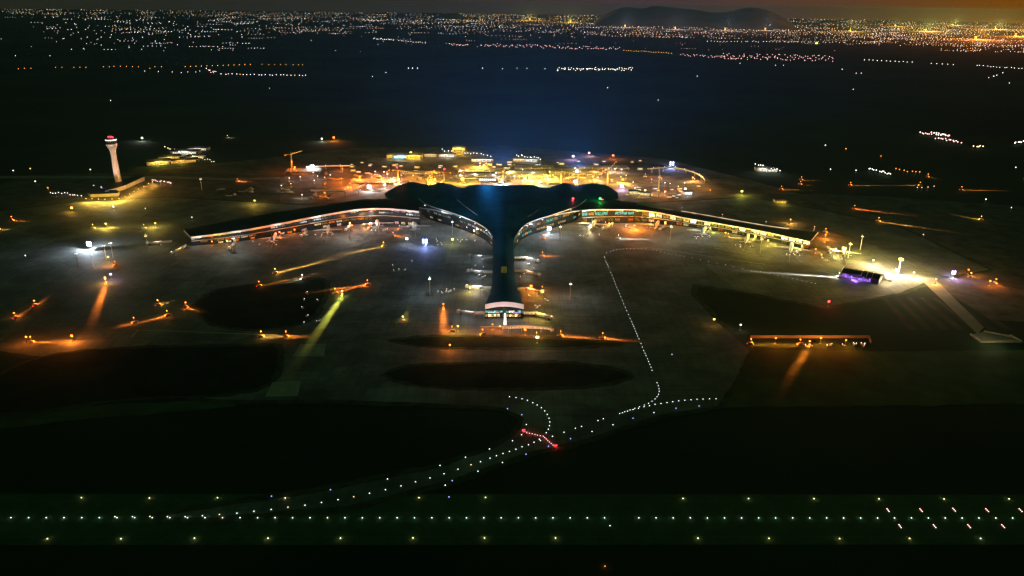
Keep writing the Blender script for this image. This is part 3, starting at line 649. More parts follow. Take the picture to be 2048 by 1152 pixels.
# trucks whose added mast spots rake the apron: colour, place, where the beam points, power
for c, a, b, pw, lab in [
    ('amber', (768, 493), (690, 508), 2.5e5, 'truck with amber beam sweeping the apron below the tower side wing'), ('amber', (550, 547), (650, 522), 5e5, 'truck casting the longest orange streak on the tower side apron'),
    ('orange', (518, 573), (600, 555), 3e5, 'truck with orange lamps at the tip of the dark grass island'), ('white', (606, 559), (560, 568), 8e4, 'truck with pale beam above the dark grass island'),
    ('orange', (736, 570), (655, 581), 4e5, 'truck with red tail lamps at the end of an orange streak'), ('orange', (670, 587), (712, 575), 1.5e5, 'truck with short orange beam beside the yellow beam'),
    ('lime', (685, 591), (645, 650), 4e5, 'truck throwing a yellow green beam down the taxiway'), ('orange', (786, 473), (822, 473), 1.5e5, 'small truck with an orange streak under the wing'),
    ('amber', (522, 674), (575, 674), 2.2e5, 'truck with yellow streak along the lower apron road'), ('orange', (572, 674), (610, 674), 1.2e5, 'truck with red streak at the end of the lower apron road'),
    ('orange', (212, 568), (196, 612), 2.2e5, 'truck with a bright orange beam pointing at the grass'), ('orange', (232, 532), (185, 537), 2.5e5, 'truck lighting an orange bar below the four thin masts'),
    ('orange', (70, 612), (90, 598), 1.8e5, 'truck with red orange lamps near the edge of the tower side apron'), ('orange', (62, 685), (140, 684), 1.5e5, 'truck with orange glow in the nearest corner of the tower side'),
    ('amber', (316, 611), (340, 604), 5e4, 'truck with a faint yellow streak near the grass island'), ('orange', (336, 632), (290, 643), 1.5e5, 'truck with red streaks beside the grass island'),
    ('orange', (372, 615), (392, 620), 8e4, 'truck with an orange tail of light by the grass island'), ('orange', (270, 646), (246, 652), 8e4, 'truck with a small orange beam by the pale post'),
    ('yellow', (806, 644), (815, 622), 5e4, 'truck with yellow star of light on the dark pier island'), ('orange', (887, 618), (886, 655), 3e5, 'truck pouring a red orange strip beside the pier'),
    ('orange', (966, 670), (930, 676), 1.5e5, 'truck with orange beam in front of the pier end'), ('orange', (1120, 673), (1200, 677), 5e5, 'truck with the long orange streak in front of the pier'),
    ('orange', (1204, 677), (1250, 681), 2.5e5, 'truck at the far end of the long orange streak'), ('orange', (1072, 676), (1100, 678), 1.5e5, 'truck with red lamps under the boarding walkway'),
    ('orange', (1084, 513), (1115, 512), 1.2e5, 'truck with a pink streak beside the lit jet bridge'), ('orange', (1086, 478), (1115, 477), 8e4, 'truck with an orange streak below the blue floodlight'),
    ('white', (1236, 478), (1310, 479), 2.5e5, 'truck with red nose lamp and white beam on the far apron'), ('white', (1678, 555), (1560, 547), 7e5, 'truck added to light the long white line beside the green taxi lamps'),  # second truck added to light the line
    ('orange', (1618, 693), (1594, 732), 2.5e5, 'truck throwing an orange beam towards the camera from the lit embankment'), ('orange', (1600, 690), (1560, 692), 1.2e5, 'truck with red lamps under the lit embankment'),
    ('orange', (1990, 567), (2006, 576), 1.0e5, 'truck with red orange lamps at the far corner of the stands'), ('amber', (1940, 555), (1965, 553), 5e4, 'truck with a pale streak beside the violet lamp'),
    ('orange', (1700, 371), (1752, 371), 5e5, 'truck with an orange streak on the middle site road'), ('orange', (1840, 371), (1805, 371), 4e5, 'truck with an orange streak on the outer site road'),
    ('orange', (1922, 380), (1980, 381), 5e5, 'truck with an orange streak farthest out on the site road'), ('orange', (1602, 360), (1632, 361), 2e5, 'truck with a short red streak behind the glazed wing'),
    ('orange', (1562, 379), (1608, 380), 3e5, 'truck with a red streak on the road behind the glazed wing'), ('orange', (1600, 369), (1618, 370), 1.5e5, 'truck with paired pink lamps on the road behind the glazed wing'),
    ('orange', (1708, 418), (1778, 426), 3.5e5, 'truck with white lamps and red streak beyond the right hand apron'), ('amber', (1756, 443), (1840, 455), 2.5e5, 'truck standing in for a thin yellow lit wall beyond the right hand apron'),  # both trucks stand in for lit walls
    ('yellow', (1962, 440), (1925, 433), 1.2e5, 'truck with a yellow streak in the dark grass'), ('orange', (1290, 354), (1340, 354), 3e5, 'truck lighting an orange bar under the curved viaduct'),
    ('yellow', (186, 457), (245, 455), 1.2e5, 'truck with a pale yellow streak on the open apron below the tower'), ('yellow', (288, 457), (335, 453), 1.2e5, 'second truck with a pale yellow streak on the open apron below the tower'),
    ('orange', (30, 637), (62, 617), 1.6e5, 'truck with an amber tail light string at the photo edge'), ('orange', (740, 457), (690, 462), 2e5, 'truck with an orange streak hugging the curved wing'), ('orange', (800, 459), (765, 458), 1.5e5, 'truck with an orange streak between two grey jet bridges'),
    ('orange', (1210, 452), (1250, 452), 2e5, 'truck with an orange streak beside the white tailed airliner'), ('orange', (1650, 465), (1700, 478), 2.5e5, 'truck with an orange streak behind the end of the glazed wing'), ('amber', (1455, 475), (1500, 481), 1.2e5, 'truck with an amber streak on the yellow stands'),
    ('orange', (905, 664), (870, 660), 1.5e5, 'truck with an orange smear left of the pier end'), ('orange', (1085, 583), (1050, 585), 1.5e5, 'truck with a red smear under the jet bridge beside the pier'), ('orange', (1500, 689), (1580, 690), 3e5, 'truck raking the foot of the embankment wall'),
    ('orange', (475, 364), (500, 364), 2e5, 'truck with red lamps by the road behind the tower side wing'), ('orange', (24, 441), (45, 442), 8e4, 'truck with a small orange glow near the photo edge'),
    ('amber', (-4, 459), (12, 459), 6e4, 'truck with a pale yellow streak at the photo edge'), ('warm', (455, 276), (470, 275), 2e5, 'truck with an orange lamp on the far dark field'),
    ('orange', (1855, 354), (1876, 358), 1.2e5, 'truck with pink lamps below the far red cluster')]:
    place('service_truck', c, *a, lab, None, 1.3, 8.0, beam=b, pw=pw)

# work lights: colour, place, power, scale of head, label
for c, x, y, pw, r, lab in [
    ('cool', 180, 499, 2.2e5, 3.0, 'bright white work light among four thin masts'), ('amber', 212, 566, 2.5e4, 1.0, 'orange work light above the orange beam'), ('violet', 223, 559, 6e3, 1.0, 'small violet white work light near the orange beam'),
    ('orange', 146, 684, 4e4, 1.0, 'orange work light in the nearest tower side corner'), ('orange', 55, 686, 1.5e4, .8, 'small orange work light at the nearest tower side corner'),
    ('blue', 850, 493, 7e4, 3.0, 'blue white work light on the apron left of the pier'), ('cool', 814, 487, 1e4, 1.4, 'small white work light beside the blue one'), ('lime', 905, 488, 1.2e4, 1.2, 'yellow green work light near the hall corner'),
    ('amber', 916, 664, 2.5e4, .8, 'orange work light before the pier end'), ('orange', 900, 702, 1e4, .7, 'dim orange work light on the grass strip before the pier'), ('warm', 1074, 687, 1e4, 1.1, 'yellow white work light on the grass strip before the pier'),
    ('orange', 1062, 583, 3e4, 1.2, 'red orange work light beside the pier'), ('yellow', 1085, 594, 1.5e4, 1.2, 'yellow work light beside the pier'), ('orange', 1050, 671, 2e4, 1.0, 'red work light under the boarding walkway'),
    ('cool', 1098, 467, 4e4, 2.6, 'blue white work light beside the curved hall'), ('warm', 1181, 459, 9e4, 1.0, 'dazzling work light at the white tailed airliner'), ('orange', 1268, 459, 1.4e5, .9, 'orange work light on the apron before the glazed wing'),
    ('orange', 1302, 450, 6e4, .9, 'red work light between two airliners'), ('yellow', 940, 586, 2e4, .8, 'yellow work light under the brightly lit jet bridge'),
    ('warm', 1745, 530, 1.8e5, .9, 'work light over the dazzling pool behind the purple shed'), ('white', 1790, 548, 1.5e5, .9, 'work light over the dazzling pool at the shed gable'), ('warm', 1826, 555, 1.2e5, .9, 'work light over the outermost dazzling pool'),
    ('lime', 1690, 505, 6e4, .9, 'yellow green work light above the purple shed'), ('amber', 1870, 568, 4e4, .8, 'orange work light at the top of the culvert road'),
    ('violet', 1905, 556, 6e4, 2.2, 'violet white work light beyond the culvert road'), ('orange', 1978, 572, 3e4, .9, 'orange work light at the outer corner of the stands'), ('orange', 1935, 549, 2e4, .8, 'dim orange work light behind the violet one'),
    ('orange', 1650, 478, 6e4, .8, 'orange work light on the soil behind the end of the glazed wing'), ('amber', 1580, 447, 4e4, .7, 'amber work light on the dark field behind the glazed wing'),
    ('orange', 560, 473, 9e3, .8, 'red orange work light on the third stand of the tower side wing'), ('orange', 590, 468, 9e3, .8, 'red orange work light on the fourth stand of the tower side wing'), ('orange', 705, 459, 1.2e4, .8, 'orange work light under the curved pale eave'), ('amber', 728, 457, 1.2e4, .9, 'amber work light under the curved pale eave'),
    ('white', 742, 455, 1.4e4, 1.1, 'white work light at the dark tailed airliner under the eave'), ('amber', 455, 491, 7e3, .8, 'amber work light near the tip of the tower side wing'), ('orange', 425, 492, 7e3, .7, 'orange work light by the last windows of the tower side wing'), ('pink', 935, 463, 1.4e4, 1.0, 'pink work light at the foot of the curved hall'), ('warm', 948, 470, 1.2e4, .9, 'pale work light in the curve of the hall'),
    ('orange', 1330, 452, 1.6e4, .8, 'red orange work light beside the second jet bridge of the glazed wing'), ('amber', 1218, 455, 1.6e4, .8, 'amber work light beside the white tailed airliner'), ('amber', 1450, 474, 9e3, .8, 'amber work light between the teal and the dark tail'), ('yellow', 1535, 490, 1.6e4, .9, 'yellow work light at the middle of the yellow stands'),
    ('orange', 1630, 507, 1.6e4, .8, 'orange work light at the end of the glazed wing'), ('warm', 1670, 507, 3e4, .9, 'pale work light beyond the end of the glazed wing'), ('orange', 1000, 664, 1.2e4, .7, 'orange work light at the kerb of the pier end'), ('orange', 985, 660, 9e3, .6, 'small orange work light beside the kerb of the pier end'),
    ('red', 1656, 614, 8e3, 1.1, 'red work light on the near edge of the right hand apron'), ('amber', 1427, 650, 3e3, .9, 'small amber work light on the dark grass'), ('pink', 1480, 661, 2e3, .7, 'small pink work light above the lit embankment'),
    ('orange', 1640, 688, 4e4, .8, 'orange work light under the embankment wall'), ('orange', 1550, 688, 2.0e4, .7, 'orange work light at the start of the embankment wall'), ('orange', 1690, 692, 2.0e4, .7, 'orange work light at the end of the embankment wall'),
    ('yellow', 510, 409, 3e4, 1.0, 'yellow green work light behind the tower side wing'), ('amber', 145, 424, 2e4, 1.4, 'orange work light below the control tower'), ('white', 228, 421, 8e3, 1.0, 'white work light below the control tower annex'),
    ('yellow', 213, 456, 4e4, .9, 'yellow work light beside a pale patch of apron'), ('yellow', 312, 455, 3.5e4, .9, 'yellow work light near the tip of the tower side wing'), ('amber', 218, 524, 1.5e4, .9, 'amber work light under the thin masts'),
    # construction area behind the roof
    ('cool', 739, 382, 1.2e5, 3.0, 'blue white work light at the corner of the great roof'), ('cool', 770, 377, 6e4, 1.6, 'second white work light at the corner of the great roof'), ('cool', 625, 341, 1.2e5, 3.2, 'blue white work light on the left construction platform'),
    ('orange', 720, 361, 9e4, 1.2, 'orange work light on the left site road'), ('orange', 760, 359, 9e4, 1.2, 'orange work light before the first crane'), ('orange', 700, 374, 7e4, 1.2, 'red orange work light by the portal frames'),
    ('orange', 650, 393, 3e4, 1.0, 'orange work light under the pale gantry'), ('white', 797, 366, 4e4, 1.6, 'white work light at the foot of the first crane'), ('yellow', 925, 366, 1.2e5, 2.4, 'yellow white work light in the notch of the scalloped roof'),
    ('white', 1004, 367, 1.2e5, 1.4, 'white work light below the middle crane'), ('yellow', 870, 366, 1.2e5, 1.0, 'yellow work light between the first two cranes'), ('yellow', 1060, 362, 2.4e5, 1.0, 'yellow work light behind the middle of the roof'),
    ('yellow', 1100, 358, 2.4e5, 1.0, 'yellow work light beside the paired cranes'), ('yellow', 1020, 352, 2.0e5, 1.0, 'yellow work light on the deck behind the roof'), ('teal', 1080, 371, 3e4, 1.6, 'teal work light in the notch of the scalloped roof'),
    ('white', 1150, 371, 8e4, 2.4, 'white work light at the foot of the blue lit crane'), ('yellow', 1185, 360, 1.4e5, 1.0, 'yellow work light between the cranes'), ('amber', 1245, 366, 1.4e5, 1.2, 'amber work light behind the right end of the roof'),
    ('violet', 1243, 380, 9e4, 2.6, 'violet white work light at the right end of the roof'), ('warm', 1290, 388, 8e4, 1.2, 'white work light at the pale green sheds'), ('orange', 1330, 390, 9e4, 1.2, 'orange work light beside the leaning crane'),
    ('warm', 1370, 385, 5e4, 1.5, 'white work light at the cabin beyond the roof'), ('blue', 1343, 335, 2.2e5, 4.0, 'blue work light on the curved viaduct'), ('amber', 1385, 362, 1.0e5, 1.2, 'amber work light inside the viaduct curve'),
    ('lime', 1483, 390, 3e4, 1.5, 'lone yellow green work light on the dark field behind the glazed wing'), ('yellow', 822, 312, 1.6e5, 2.0, 'yellow work light at the far yellow hall'), ('yellow', 917, 303, 1.6e5, 2.0, 'yellow work light on the far tall building'),
    ('violet', 1146, 319, 6e4, 2.0, 'violet white work light far behind the roof'), ('pink', 1178, 312, 4e4, 1.6, 'pink work light far behind the roof'), ('orange', 1226, 317, 5e4, 1.6, 'orange work light far behind the roof'),
    ('orange', 668, 281, 1.2e5, 2.0, 'orange work light alone on the far fields'), ('white', 644, 283, 2e4, 1.4, 'small white work light beside the orange one on the fields'), ('white', 285, 282, 3e4, 1.8, 'white work light on the fields behind the tower'),
    ('orange', 590, 341, 6e4, 1.2, 'orange work light on the left construction platform'), ('yellow', 960, 338, 1.2e5, 1.0, 'yellow work light on the back decks'), ('amber', 960, 333, 1.0e5, 1.0, 'amber work light on the back decks'),
    ('yellow', 1150, 343, 1.2e5, 1.0, 'yellow work light on the back decks by the cranes')]:
    place('work_light_tower', c, x, y, lab, 'work lights', r, 7.0, pw=pw * ((2.8 if c in ('orange', 'amber', 'red') else 2.3) if 330 < y < 376 and 640 < x < 1300 else 1), rz=random.uniform(-.3, .3))
rw = random.Random(5)
for i in range(46):
    x, y = rw.uniform(680, 1275), rw.uniform(343, 370)
    if y > 362 and 800 < x < 1240 and rw.random() < .6: y -= 12
    c = rw.choice(['orange', 'orange', 'amber', 'yellow', 'yellow', 'white', 'pink', 'lime', 'cool']) if x > 850 else rw.choice(['orange', 'orange', 'orange', 'pink', 'amber', 'white'])
    place('work_light_tower', c, x, y, 'small %s work light on the %s works behind the terminal' % ({'cool': 'bluish', 'lime': 'yellow green'}.get(c, c), 'crowded' if x > 850 else 'orange lit'), 'small work lights', .8, 7.0, pw=rw.uniform(.8e4, 3.5e4) * (2 if c in ('orange', 'amber') else 1), rz=rw.uniform(-.5, .5))
for i in range(26):
    x, y = rw.uniform(560, 700), rw.uniform(340, 398)
    if i > 12: x, y = rw.uniform(1260, 1420), rw.uniform(362, 398)
    c = rw.choice(['orange', 'pink', 'amber', 'white'])
    place('work_light_tower', c, x, y, 'small %s work light on the dim works %s' % (c, 'left of the great roof' if i <= 12 else 'beyond the right end of the great roof'), 'outlying small work lights', .7, 6.0, pw=rw.uniform(2e3, 9e3), rz=rw.uniform(-.5, .5))
# high masts
for x, y, c, pw, r, lab in [(1796, 548, 'yellow', 5e5, 2.2, 'tall mast with a star of light beyond the purple shed'), (1696, 516, 'yellow', 4.5e5, .8, 'tall mast with a red lamp above the purple shed'),
                            (226, 515, 'white', 2.0e4, .7, 'tallest of the four thin masts'), (213, 520, 'white', 1e3, .5, 'second thin mast behind the white work light'), (187, 536, 'white', 1e3, .5, 'thin mast nearest the orange bar'), (159, 537, 'white', 1e3, .5, 'outermost of the four thin masts'),
                            (296, 500, 'warm', 2e4, .5, 'thin mast at the tip of the tower side wing'), (404, 380, 'white', 1e3, .5, 'lone thin mast behind the tower side wing'), (1720, 500, 'warm', 1e3, .5, 'unlit mast behind the mast with the red lamp'),
                            (905, 470, 'cool', 9e4, .6, 'apron mast in the angle between hall and pier on the tower side'), (1120, 480, 'white', 7e4, .6, 'apron mast in the angle between hall and pier on the far side'),
                            (700, 478, 'white', 1.2e5, .6, 'apron mast before the tower side wing'), (1340, 480, 'warm', 1.6e5, .6, 'apron mast before the glazed wing'), (1520, 506, 'yellow', 1.2e5, .6, 'apron mast before the last gates'), (470, 505, 'white', 6e4, .6, 'apron mast before the tip of the tower side wing'),
                            (1140, 600, 'white', 3.5e4, .6, 'apron mast beside the pier on the far side'), (860, 590, 'cool', 4e4, .6, 'apron mast beside the pier on the tower side')]:
    place('floodlight_mast', c, x, y, lab, 'floodlight masts on the apron', r, 6.0, pw=pw * .45, lz=34)

# ---------------------------------------------------------------- tower cranes
def crane(x, y, hgt, az_, jib, up, c, label, top=None):
    o = thing('tower_crane', label, 'crane', G(x, y), az_, 'tower cranes behind the terminal')
    b = MB()
    for sx in (-1, 1):
        for sy in (-1, 1): b.box((sx * 1.1, sy * 1.1, hgt / 2), (.5, .5, hgt))
    k = int(hgt / 4)
    for i in range(k):
        z = i * 4 + 2
        for s_ in (-1, 1): b.tube((-1.1, 1.1 * s_, z - 2), (1.1, 1.1 * s_, z + 2), .18, n=5); b.tube((1.1 * s_, -1.1, z - 2), (1.1 * s_, 1.1, z + 2), .18, n=5)
    b.build('mast', M_yel, o)
    e = Vector((jib * math.cos(up), 0, hgt + 2 + jib * math.sin(up))); s0 = Vector((0, 0, hgt + 2)); b = MB()
    for dy in (-.8, .8): b.tube(s0 + Vector((0, dy, 0)), e + Vector((0, dy, 0)), .3, n=5)
    b.tube(s0 + Vector((0, 0, 2)), e, .3, n=5)
    for i in range(12):
        p = s0.lerp(e, i / 12); q = s0.lerp(e, (i + 1) / 12); b.tube(p + Vector((0, .8, 0)), q + Vector((0, 0, 2 * (1 - (i + 1) / 12))), .15, n=4); b.tube(p + Vector((0, -.8, 0)), q + Vector((0, 0, 2 * (1 - (i + 1) / 12))), .15, n=4)
    b.build('jib', M_yel, o)
    MB().box((-9, 0, hgt + 2), (18, 1.6, .8)).box((-15, 0, hgt + .6), (4, 2, 3)).build('counter_jib', M_yel, o)
    MB().box((1.8, 1.6, hgt + .6), (2, 1.6, 2.4)).build('cab', M_white, o)
    MB().tube((0, 0, hgt + 2), (0, 0, hgt + 9), .5, .2, 5).build('apex', M_yel, o)
    n = max(5, int(jib / 6))
    for i in range(n):
        p = s0.lerp(e, (i + .6) / n); MB().ball(p + Vector((0, -1.2, -.6)), .75, 6, 4).build('jib_lamp', emi('yellow', 2.5), o)
    if top: MB().ball((-2, 0, hgt + 9.5), 4.2 if top == 'blue' else 2.3).build('beacon', emi(top, 5), o); lamp(o, (-2, -4, hgt + 10), top, 3e4 if top == 'blue' else 8e3, .6)
    if top == 'blue': lamp(o, (-2, -6, hgt + 14), 'deepblue', 8e6, 1.0, R(165), (0, 0, 1), .3)  # unseen upward spot added to make the haze glow blue
    lamp(o, (3, -5, hgt * .55), c, 2.5e4, .6)
    return o
crane(797, 377, 42, -.5, 66, 0, 'yellow', 'tower crane with red beacon and longest string of lamps, over the first roof scallop', 'red')
crane(857, 378, 28, .35, 42, .05, 'yellow', 'short tower crane rising from the first roof notch')
crane(888, 377, 38, 2.9, 34, -.1, 'amber', 'tower crane with red beacon over the second roof scallop', 'red')
o = crane(1006, 374, 38, .4, 34, .45, 'yellow', 'tower crane with raised jib behind the middle of the roof')     # carries unseen blue spots added to tint the air and the roof
lamp(o, (-6, -4, 56), 'deepblue', 9e6, 1.5, R(165), (0, 0, 1), .3); lamp(o, (-30, 30, 80), 'deepblue', 1.7e5, 1.5, R(160), (.3, -1, -.7), .5)
crane(1122, 375, 38, -.5, 50, -.05, 'yellow', 'tower crane with level jib beside the blue beacon')
crane(1154, 378, 34, .5, 22, 0, 'cool', 'tower crane topped by a bright blue beacon', 'blue')
crane(1214, 379, 46, .5, 30, .7, 'yellow', 'tower crane with steep jib over the last roof scallop')
crane(1316, 394, 46, 1.7, 26, .95, 'amber', 'dark leaning crane beyond the right end of the roof')
crane(585, 345, 46, .6, 30, .2, 'orange', 'thin crane on the left construction platform')

# ---------------------------------------------------------------- construction decks, sheds, cabins behind the terminal
def deck(x0, x1, y, dep, lv, label, c='yellow'):
    a, b_ = G(x0, y), G(x1, y); d = (b_ - a); L = d.length; rz = math.atan2(d.y, d.x)
    o = thing('unfinished_building', label, 'building', a, rz, 'unfinished buildings behind the terminal')
    for l in range(lv): MB().box((L / 2, dep / 2, 5 + 5 * l), (L, dep, .6)).build('floor_slab', M_cconc, o)
    b = MB(); n = max(3, int(L / 12))
    for i in range(n + 1):
        for j in (0.1, .5, .9): b.box((L * i / n * .96 + L * .02, dep * j, 5 * lv / 2), (.9, .9, 5 * lv))
    b.build('column', M_cconc, o)
    n2 = max(2, int(L / 22))
    for i in range(n2):
        p = (L * (i + random.uniform(.3, .7)) / n2, -.6, 5 * lv + 2.0); MB().tube((p[0], p[1], 5 * lv), p, .15).build('lamp_post', M_steel, o); MB().ball(p, .9, 6, 4).build('lamp', emi(c, 3.5), o)
    lamp(o, (L / 2, -14, 18), c, 8e4 if y > 350 else 3e4, .8)
for d in [(905, 1000, 361, 40, 2, 'wide two storey concrete frame lit yellow behind the middle of the roof'), (1010, 1095, 358, 45, 2, 'concrete frame lit yellow right of the middle crane'), (1100, 1205, 352, 45, 2, 'long concrete frame lit yellow behind the blue beacon crane'),
          (915, 1010, 347, 45, 1, 'low concrete frame in the second row behind the roof'), (1030, 1110, 341, 45, 1, 'low concrete frame in the third row behind the roof'), (700, 790, 369, 40, 1, 'low concrete frame lit orange left of the first crane', 'orange'),
          (1160, 1260, 341, 45, 1, 'low concrete frame behind the crane with steep jib', 'amber'), (800, 880, 352, 40, 1, 'low concrete frame under the string of crane lamps', 'amber'), (570, 640, 347, 40, 1, 'small concrete frame on the left construction platform', 'orange')]:
    deck(*d)
def shed(x, y, L, D, h, rz, wm, label, group, win='warm', st=1.0, pw=0, lc=None):
    o = thing('shed', label, 'shed', G(x, y), rz, group)
    MB().box((0, 0, h / 2), (L, D, h)).build('wall', wm, o)
    b = MB(); v = [(-L / 2 - .6, -D / 2 - .6, h), (L / 2 + .6, -D / 2 - .6, h), (L / 2 + .6, 0, h + D * .16), (-L / 2 - .6, 0, h + D * .16), (L / 2 + .6, D / 2 + .6, h), (-L / 2 - .6, D / 2 + .6, h)]
    b.add(v, [(0, 1, 2, 3), (3, 2, 4, 5), (1, 4, 2), (0, 3, 5), (0, 5, 4, 1)]); b.build('roof', M_wroof, o)
    MB().box((0, -D / 2 - .15, h * .5), (L * .8, .3, h * .45)).build('window', emi(win, st, .8, .3), o)
    MB().box((L * .45, -D / 2 - .2, h * .35), (L * .08, .3, h * .7)).build('door', M_dark, o)
    if pw: lamp(o, (0, -D / 2 - 8, h + 5), lc or win, pw, .6)
    return o
M_yw = mat('yellow_wall', (.6, .5, .1), .7); M_ww = mat('pale_wall', (.6, .58, .52), .7); M_bw = mat('teal_wall', (.1, .4, .42), .7); M_gw = mat('green_wall', (.4, .55, .35), .7)
for a in [(803, 316, 50, 25, 10, 0, M_bw, 'far blue white hall left of the yellow tower', 'cool', 1.6, 4e4), (829, 317, 45, 25, 12, 0, M_yw, 'far yellow hall under a bright lamp', 'yellow', .9, 6e4), (918, 309, 36, 24, 22, 0, M_yw, 'far tall yellow building', 'yellow', .7, 6e4),
          (785, 315, 30, 20, 9, 0, M_yw, 'far small yellow building left of the blue white hall', 'yellow', .6, 2e4), (895, 313, 50, 20, 8, 0, M_ww, 'far white lit row between the yellow buildings', 'cool', .9, 2e4), (862, 312, 40, 16, 7, 0, M_ww, 'far pale row right of the yellow hall', 'warm', .6, 1e4),
          (965, 322, 60, 18, 7, 0, M_ww, 'far pale building at the end of the row', 'cool', .8, 1e4), (1040, 322, 40, 18, 8, 0, M_ww, 'far pair of pale lights behind the roof', 'warm', .8, 1e4), (1062, 323, 40, 18, 8, 0, M_ww, 'far pale hut behind the roof', 'cool', .8, 1e4),
          (1268, 388, 26, 14, 8, -.2, M_gw, 'pale green shed right of the great roof', 'warm', .8, 1e4), (1290, 391, 26, 14, 8, -.2, M_gw, 'second pale green shed right of the great roof', 'warm', .8, 1e4), (1375, 389, 22, 12, 8, 0, M_ww, 'white lit cabin beyond the leaning crane', 'cool', 1.5, 1e4),
          (1525, 341, 40, 20, 9, 0, M_ww, 'white lit shed cluster behind the glazed wing', 'white', .9, 2e4), (1543, 343, 30, 18, 8, 0, M_ww, 'smaller white lit shed behind the glazed wing', 'white', .9, 8e3), (1560, 405, 26, 18, 6, 0, M_yw, 'small yellow lit round roofed hut on the dark field', 'yellow', .8, 1e4)]:
    shed(*a[:7], a[7], 'sheds beyond the airport buildings', a[8], a[9], a[10])
# depot left of the fields
for i, a in enumerate([(318, 328, 60, 30, 10, .5, 'yellow lit depot hall nearest the tower', 'yellow', 1.2, 5e4), (340, 318, 60, 26, 9, .45, 'depot hall with yellow windows in the middle row', 'yellow', .6, 2e4), (362, 325, 90, 24, 8, .5, 'long depot hall edged by orange lamps', 'amber', .8, 3e4),
                       (372, 307, 80, 26, 9, .1, 'long depot hall with white windows in the back row', 'white', .9, 2e4), (398, 300, 60, 22, 8, .05, 'farthest depot hall with a thin white roof line', 'white', .9, 1e4), (392, 316, 50, 24, 8, .5, 'depot hall at the dark end of the depot', 'warm', .5, 1e4)]):
    shed(*a[:6], M_ww, a[6], 'depot halls beside the tower', a[7], a[8], a[9])
def scatter(kind, n, region, label, group, sizes, mats_, lit=None):
    rnd = random.Random(len(label)); protos = []
    for i in range(n):
        x = rnd.uniform(region[0], region[2]); y = rnd.uniform(region[1], region[3])
        if i < 4:
            L, D, h = sizes[i % len(sizes)]
            if kind == 'site_cabin':
                o = thing(kind, label, 'cabin', group=group); MB().box((0, 0, h / 2), (L, D, h)).build('wall', mats_[i % len(mats_)], o); MB().box((0, 0, h + .2), (L + .8, D + .8, .4)).build('roof', M_wroof, o)
                MB().box((0, -D / 2 - .1, h * .55), (L * .6, .2, h * .4)).build('window', emi(lit[i % len(lit)], 1.5), o)
            else:
                o = thing(kind, label, 'stack', group=group)
                MB().box((0, 0, h * .3), (L, D, h * .6)).build('lower_bundle', mats_[i % len(mats_)], o); MB().box((L * .06, 0, h * .8), (L * .7, D * .8, h * .38), .1).build('upper_bundle', mats_[(i + 1) % len(mats_)], o)
            KIDS[o.name] = list(o.children); protos.append(o)
        else: o = copy_tree(protos[i % 4])
        o.location = G(x, y); o.rotation_euler = (0, 0, rnd.uniform(-.4, .4))
scatter('site_cabin', 26, (700, 325, 1000, 345), 'small site cabin among the dim works behind the cranes', 'site cabins behind the cranes', [(12, 5, 4), (9, 4, 4), (14, 6, 6), (10, 5, 4)], [M_ww, M_yw, M_cconc], ['warm', 'cool', 'yellow'])
scatter('site_cabin', 22, (1000, 320, 1290, 345), 'small site cabin far behind the blue beacon crane', 'site cabins behind the blue beacon', [(12, 5, 4), (9, 4, 4), (14, 6, 6), (10, 5, 4)], [M_ww, M_cconc, M_gw], ['cool', 'warm', 'pink'])
scatter('site_cabin', 16, (1240, 372, 1400, 398), 'small lit site cabin beyond the right end of the roof', 'site cabins beyond the roof end', [(10, 5, 4), (8, 4, 3.5), (12, 5, 4), (9, 4, 4)], [M_ww, M_gw, M_cconc], ['warm', 'amber', 'cool'])
scatter('material_stack', 50, (640, 345, 1290, 368), 'stack of building material on the lit ground behind the roof', 'material stacks behind the roof', [(9, 5, 4), (14, 4, 3), (6, 6, 6), (20, 4, 2.5)], [M_cconc, M_yel, M_earth])
scatter('material_stack', 24, (430, 375, 740, 400), 'stack of building material behind the tower side wing', 'material stacks behind the tower side wing', [(9, 5, 4), (14, 4, 3), (6, 6, 5), (20, 4, 2.5)], [M_cconc, M_steel, M_earth])

# viaducts and gantries
def viaduct(pts, z, wid, label, c=None, name='viaduct'):
    C = resample(smooth_chain([tuple(G(x, y, z)) for x, y in pts], 5), 12); base = Vector((C[0].x, C[0].y, 0))
    o = thing(name, label, 'viaduct', base, world=True)
    l, r = [], []
    for i, p in enumerate(C):
        d = C[min(i + 1, len(C) - 1)] - C[max(i - 1, 0)]; d.z = 0; d.normalize(); n = Vector((-d.y, d.x, 0)) * wid / 2; l.append(p + n); r.append(p - n)
    MB().grid([l, r], thick=1.6).build('deck', M_cconc, o)
    MB().grid([[p + Vector((0, 0, 1.6)) for p in r], r], thick=0).build('parapet', M_white, o)
    for i in range(1, len(C), 3):
        MB().tube((C[i].x, C[i].y, 0), (C[i].x, C[i].y, z - 1.5), 1.1).build('pier', M_cconc, o)
        if c: MB().ball(r[i] + Vector((0, 0, 3)), .9, 6, 4).build('lamp', emi(c, 3), o)
    return o
v = viaduct([(1297, 337), (1343, 334), (1368, 338), (1392, 345), (1406, 352), (1414, 360)], 12, 12, 'curved viaduct on round piers, lit white on top', 'white')
for x, y, c in ((1315, 341, 'white'), (1375, 345, 'warm'), (1403, 357, 'amber')): lamp(v, G(x, y, 22) - v.location + Vector((0, -14, 0)), c, 3e4, .6)
viaduct([(612, 334), (650, 332), (700, 331)], 9, 7, 'thin pale viaduct on the left construction platform', 'white')
g_ = viaduct([(622, 380), (655, 381), (690, 382)], 14, 5, 'pale gantry beam on posts behind the tower side wing', None, 'gantry')
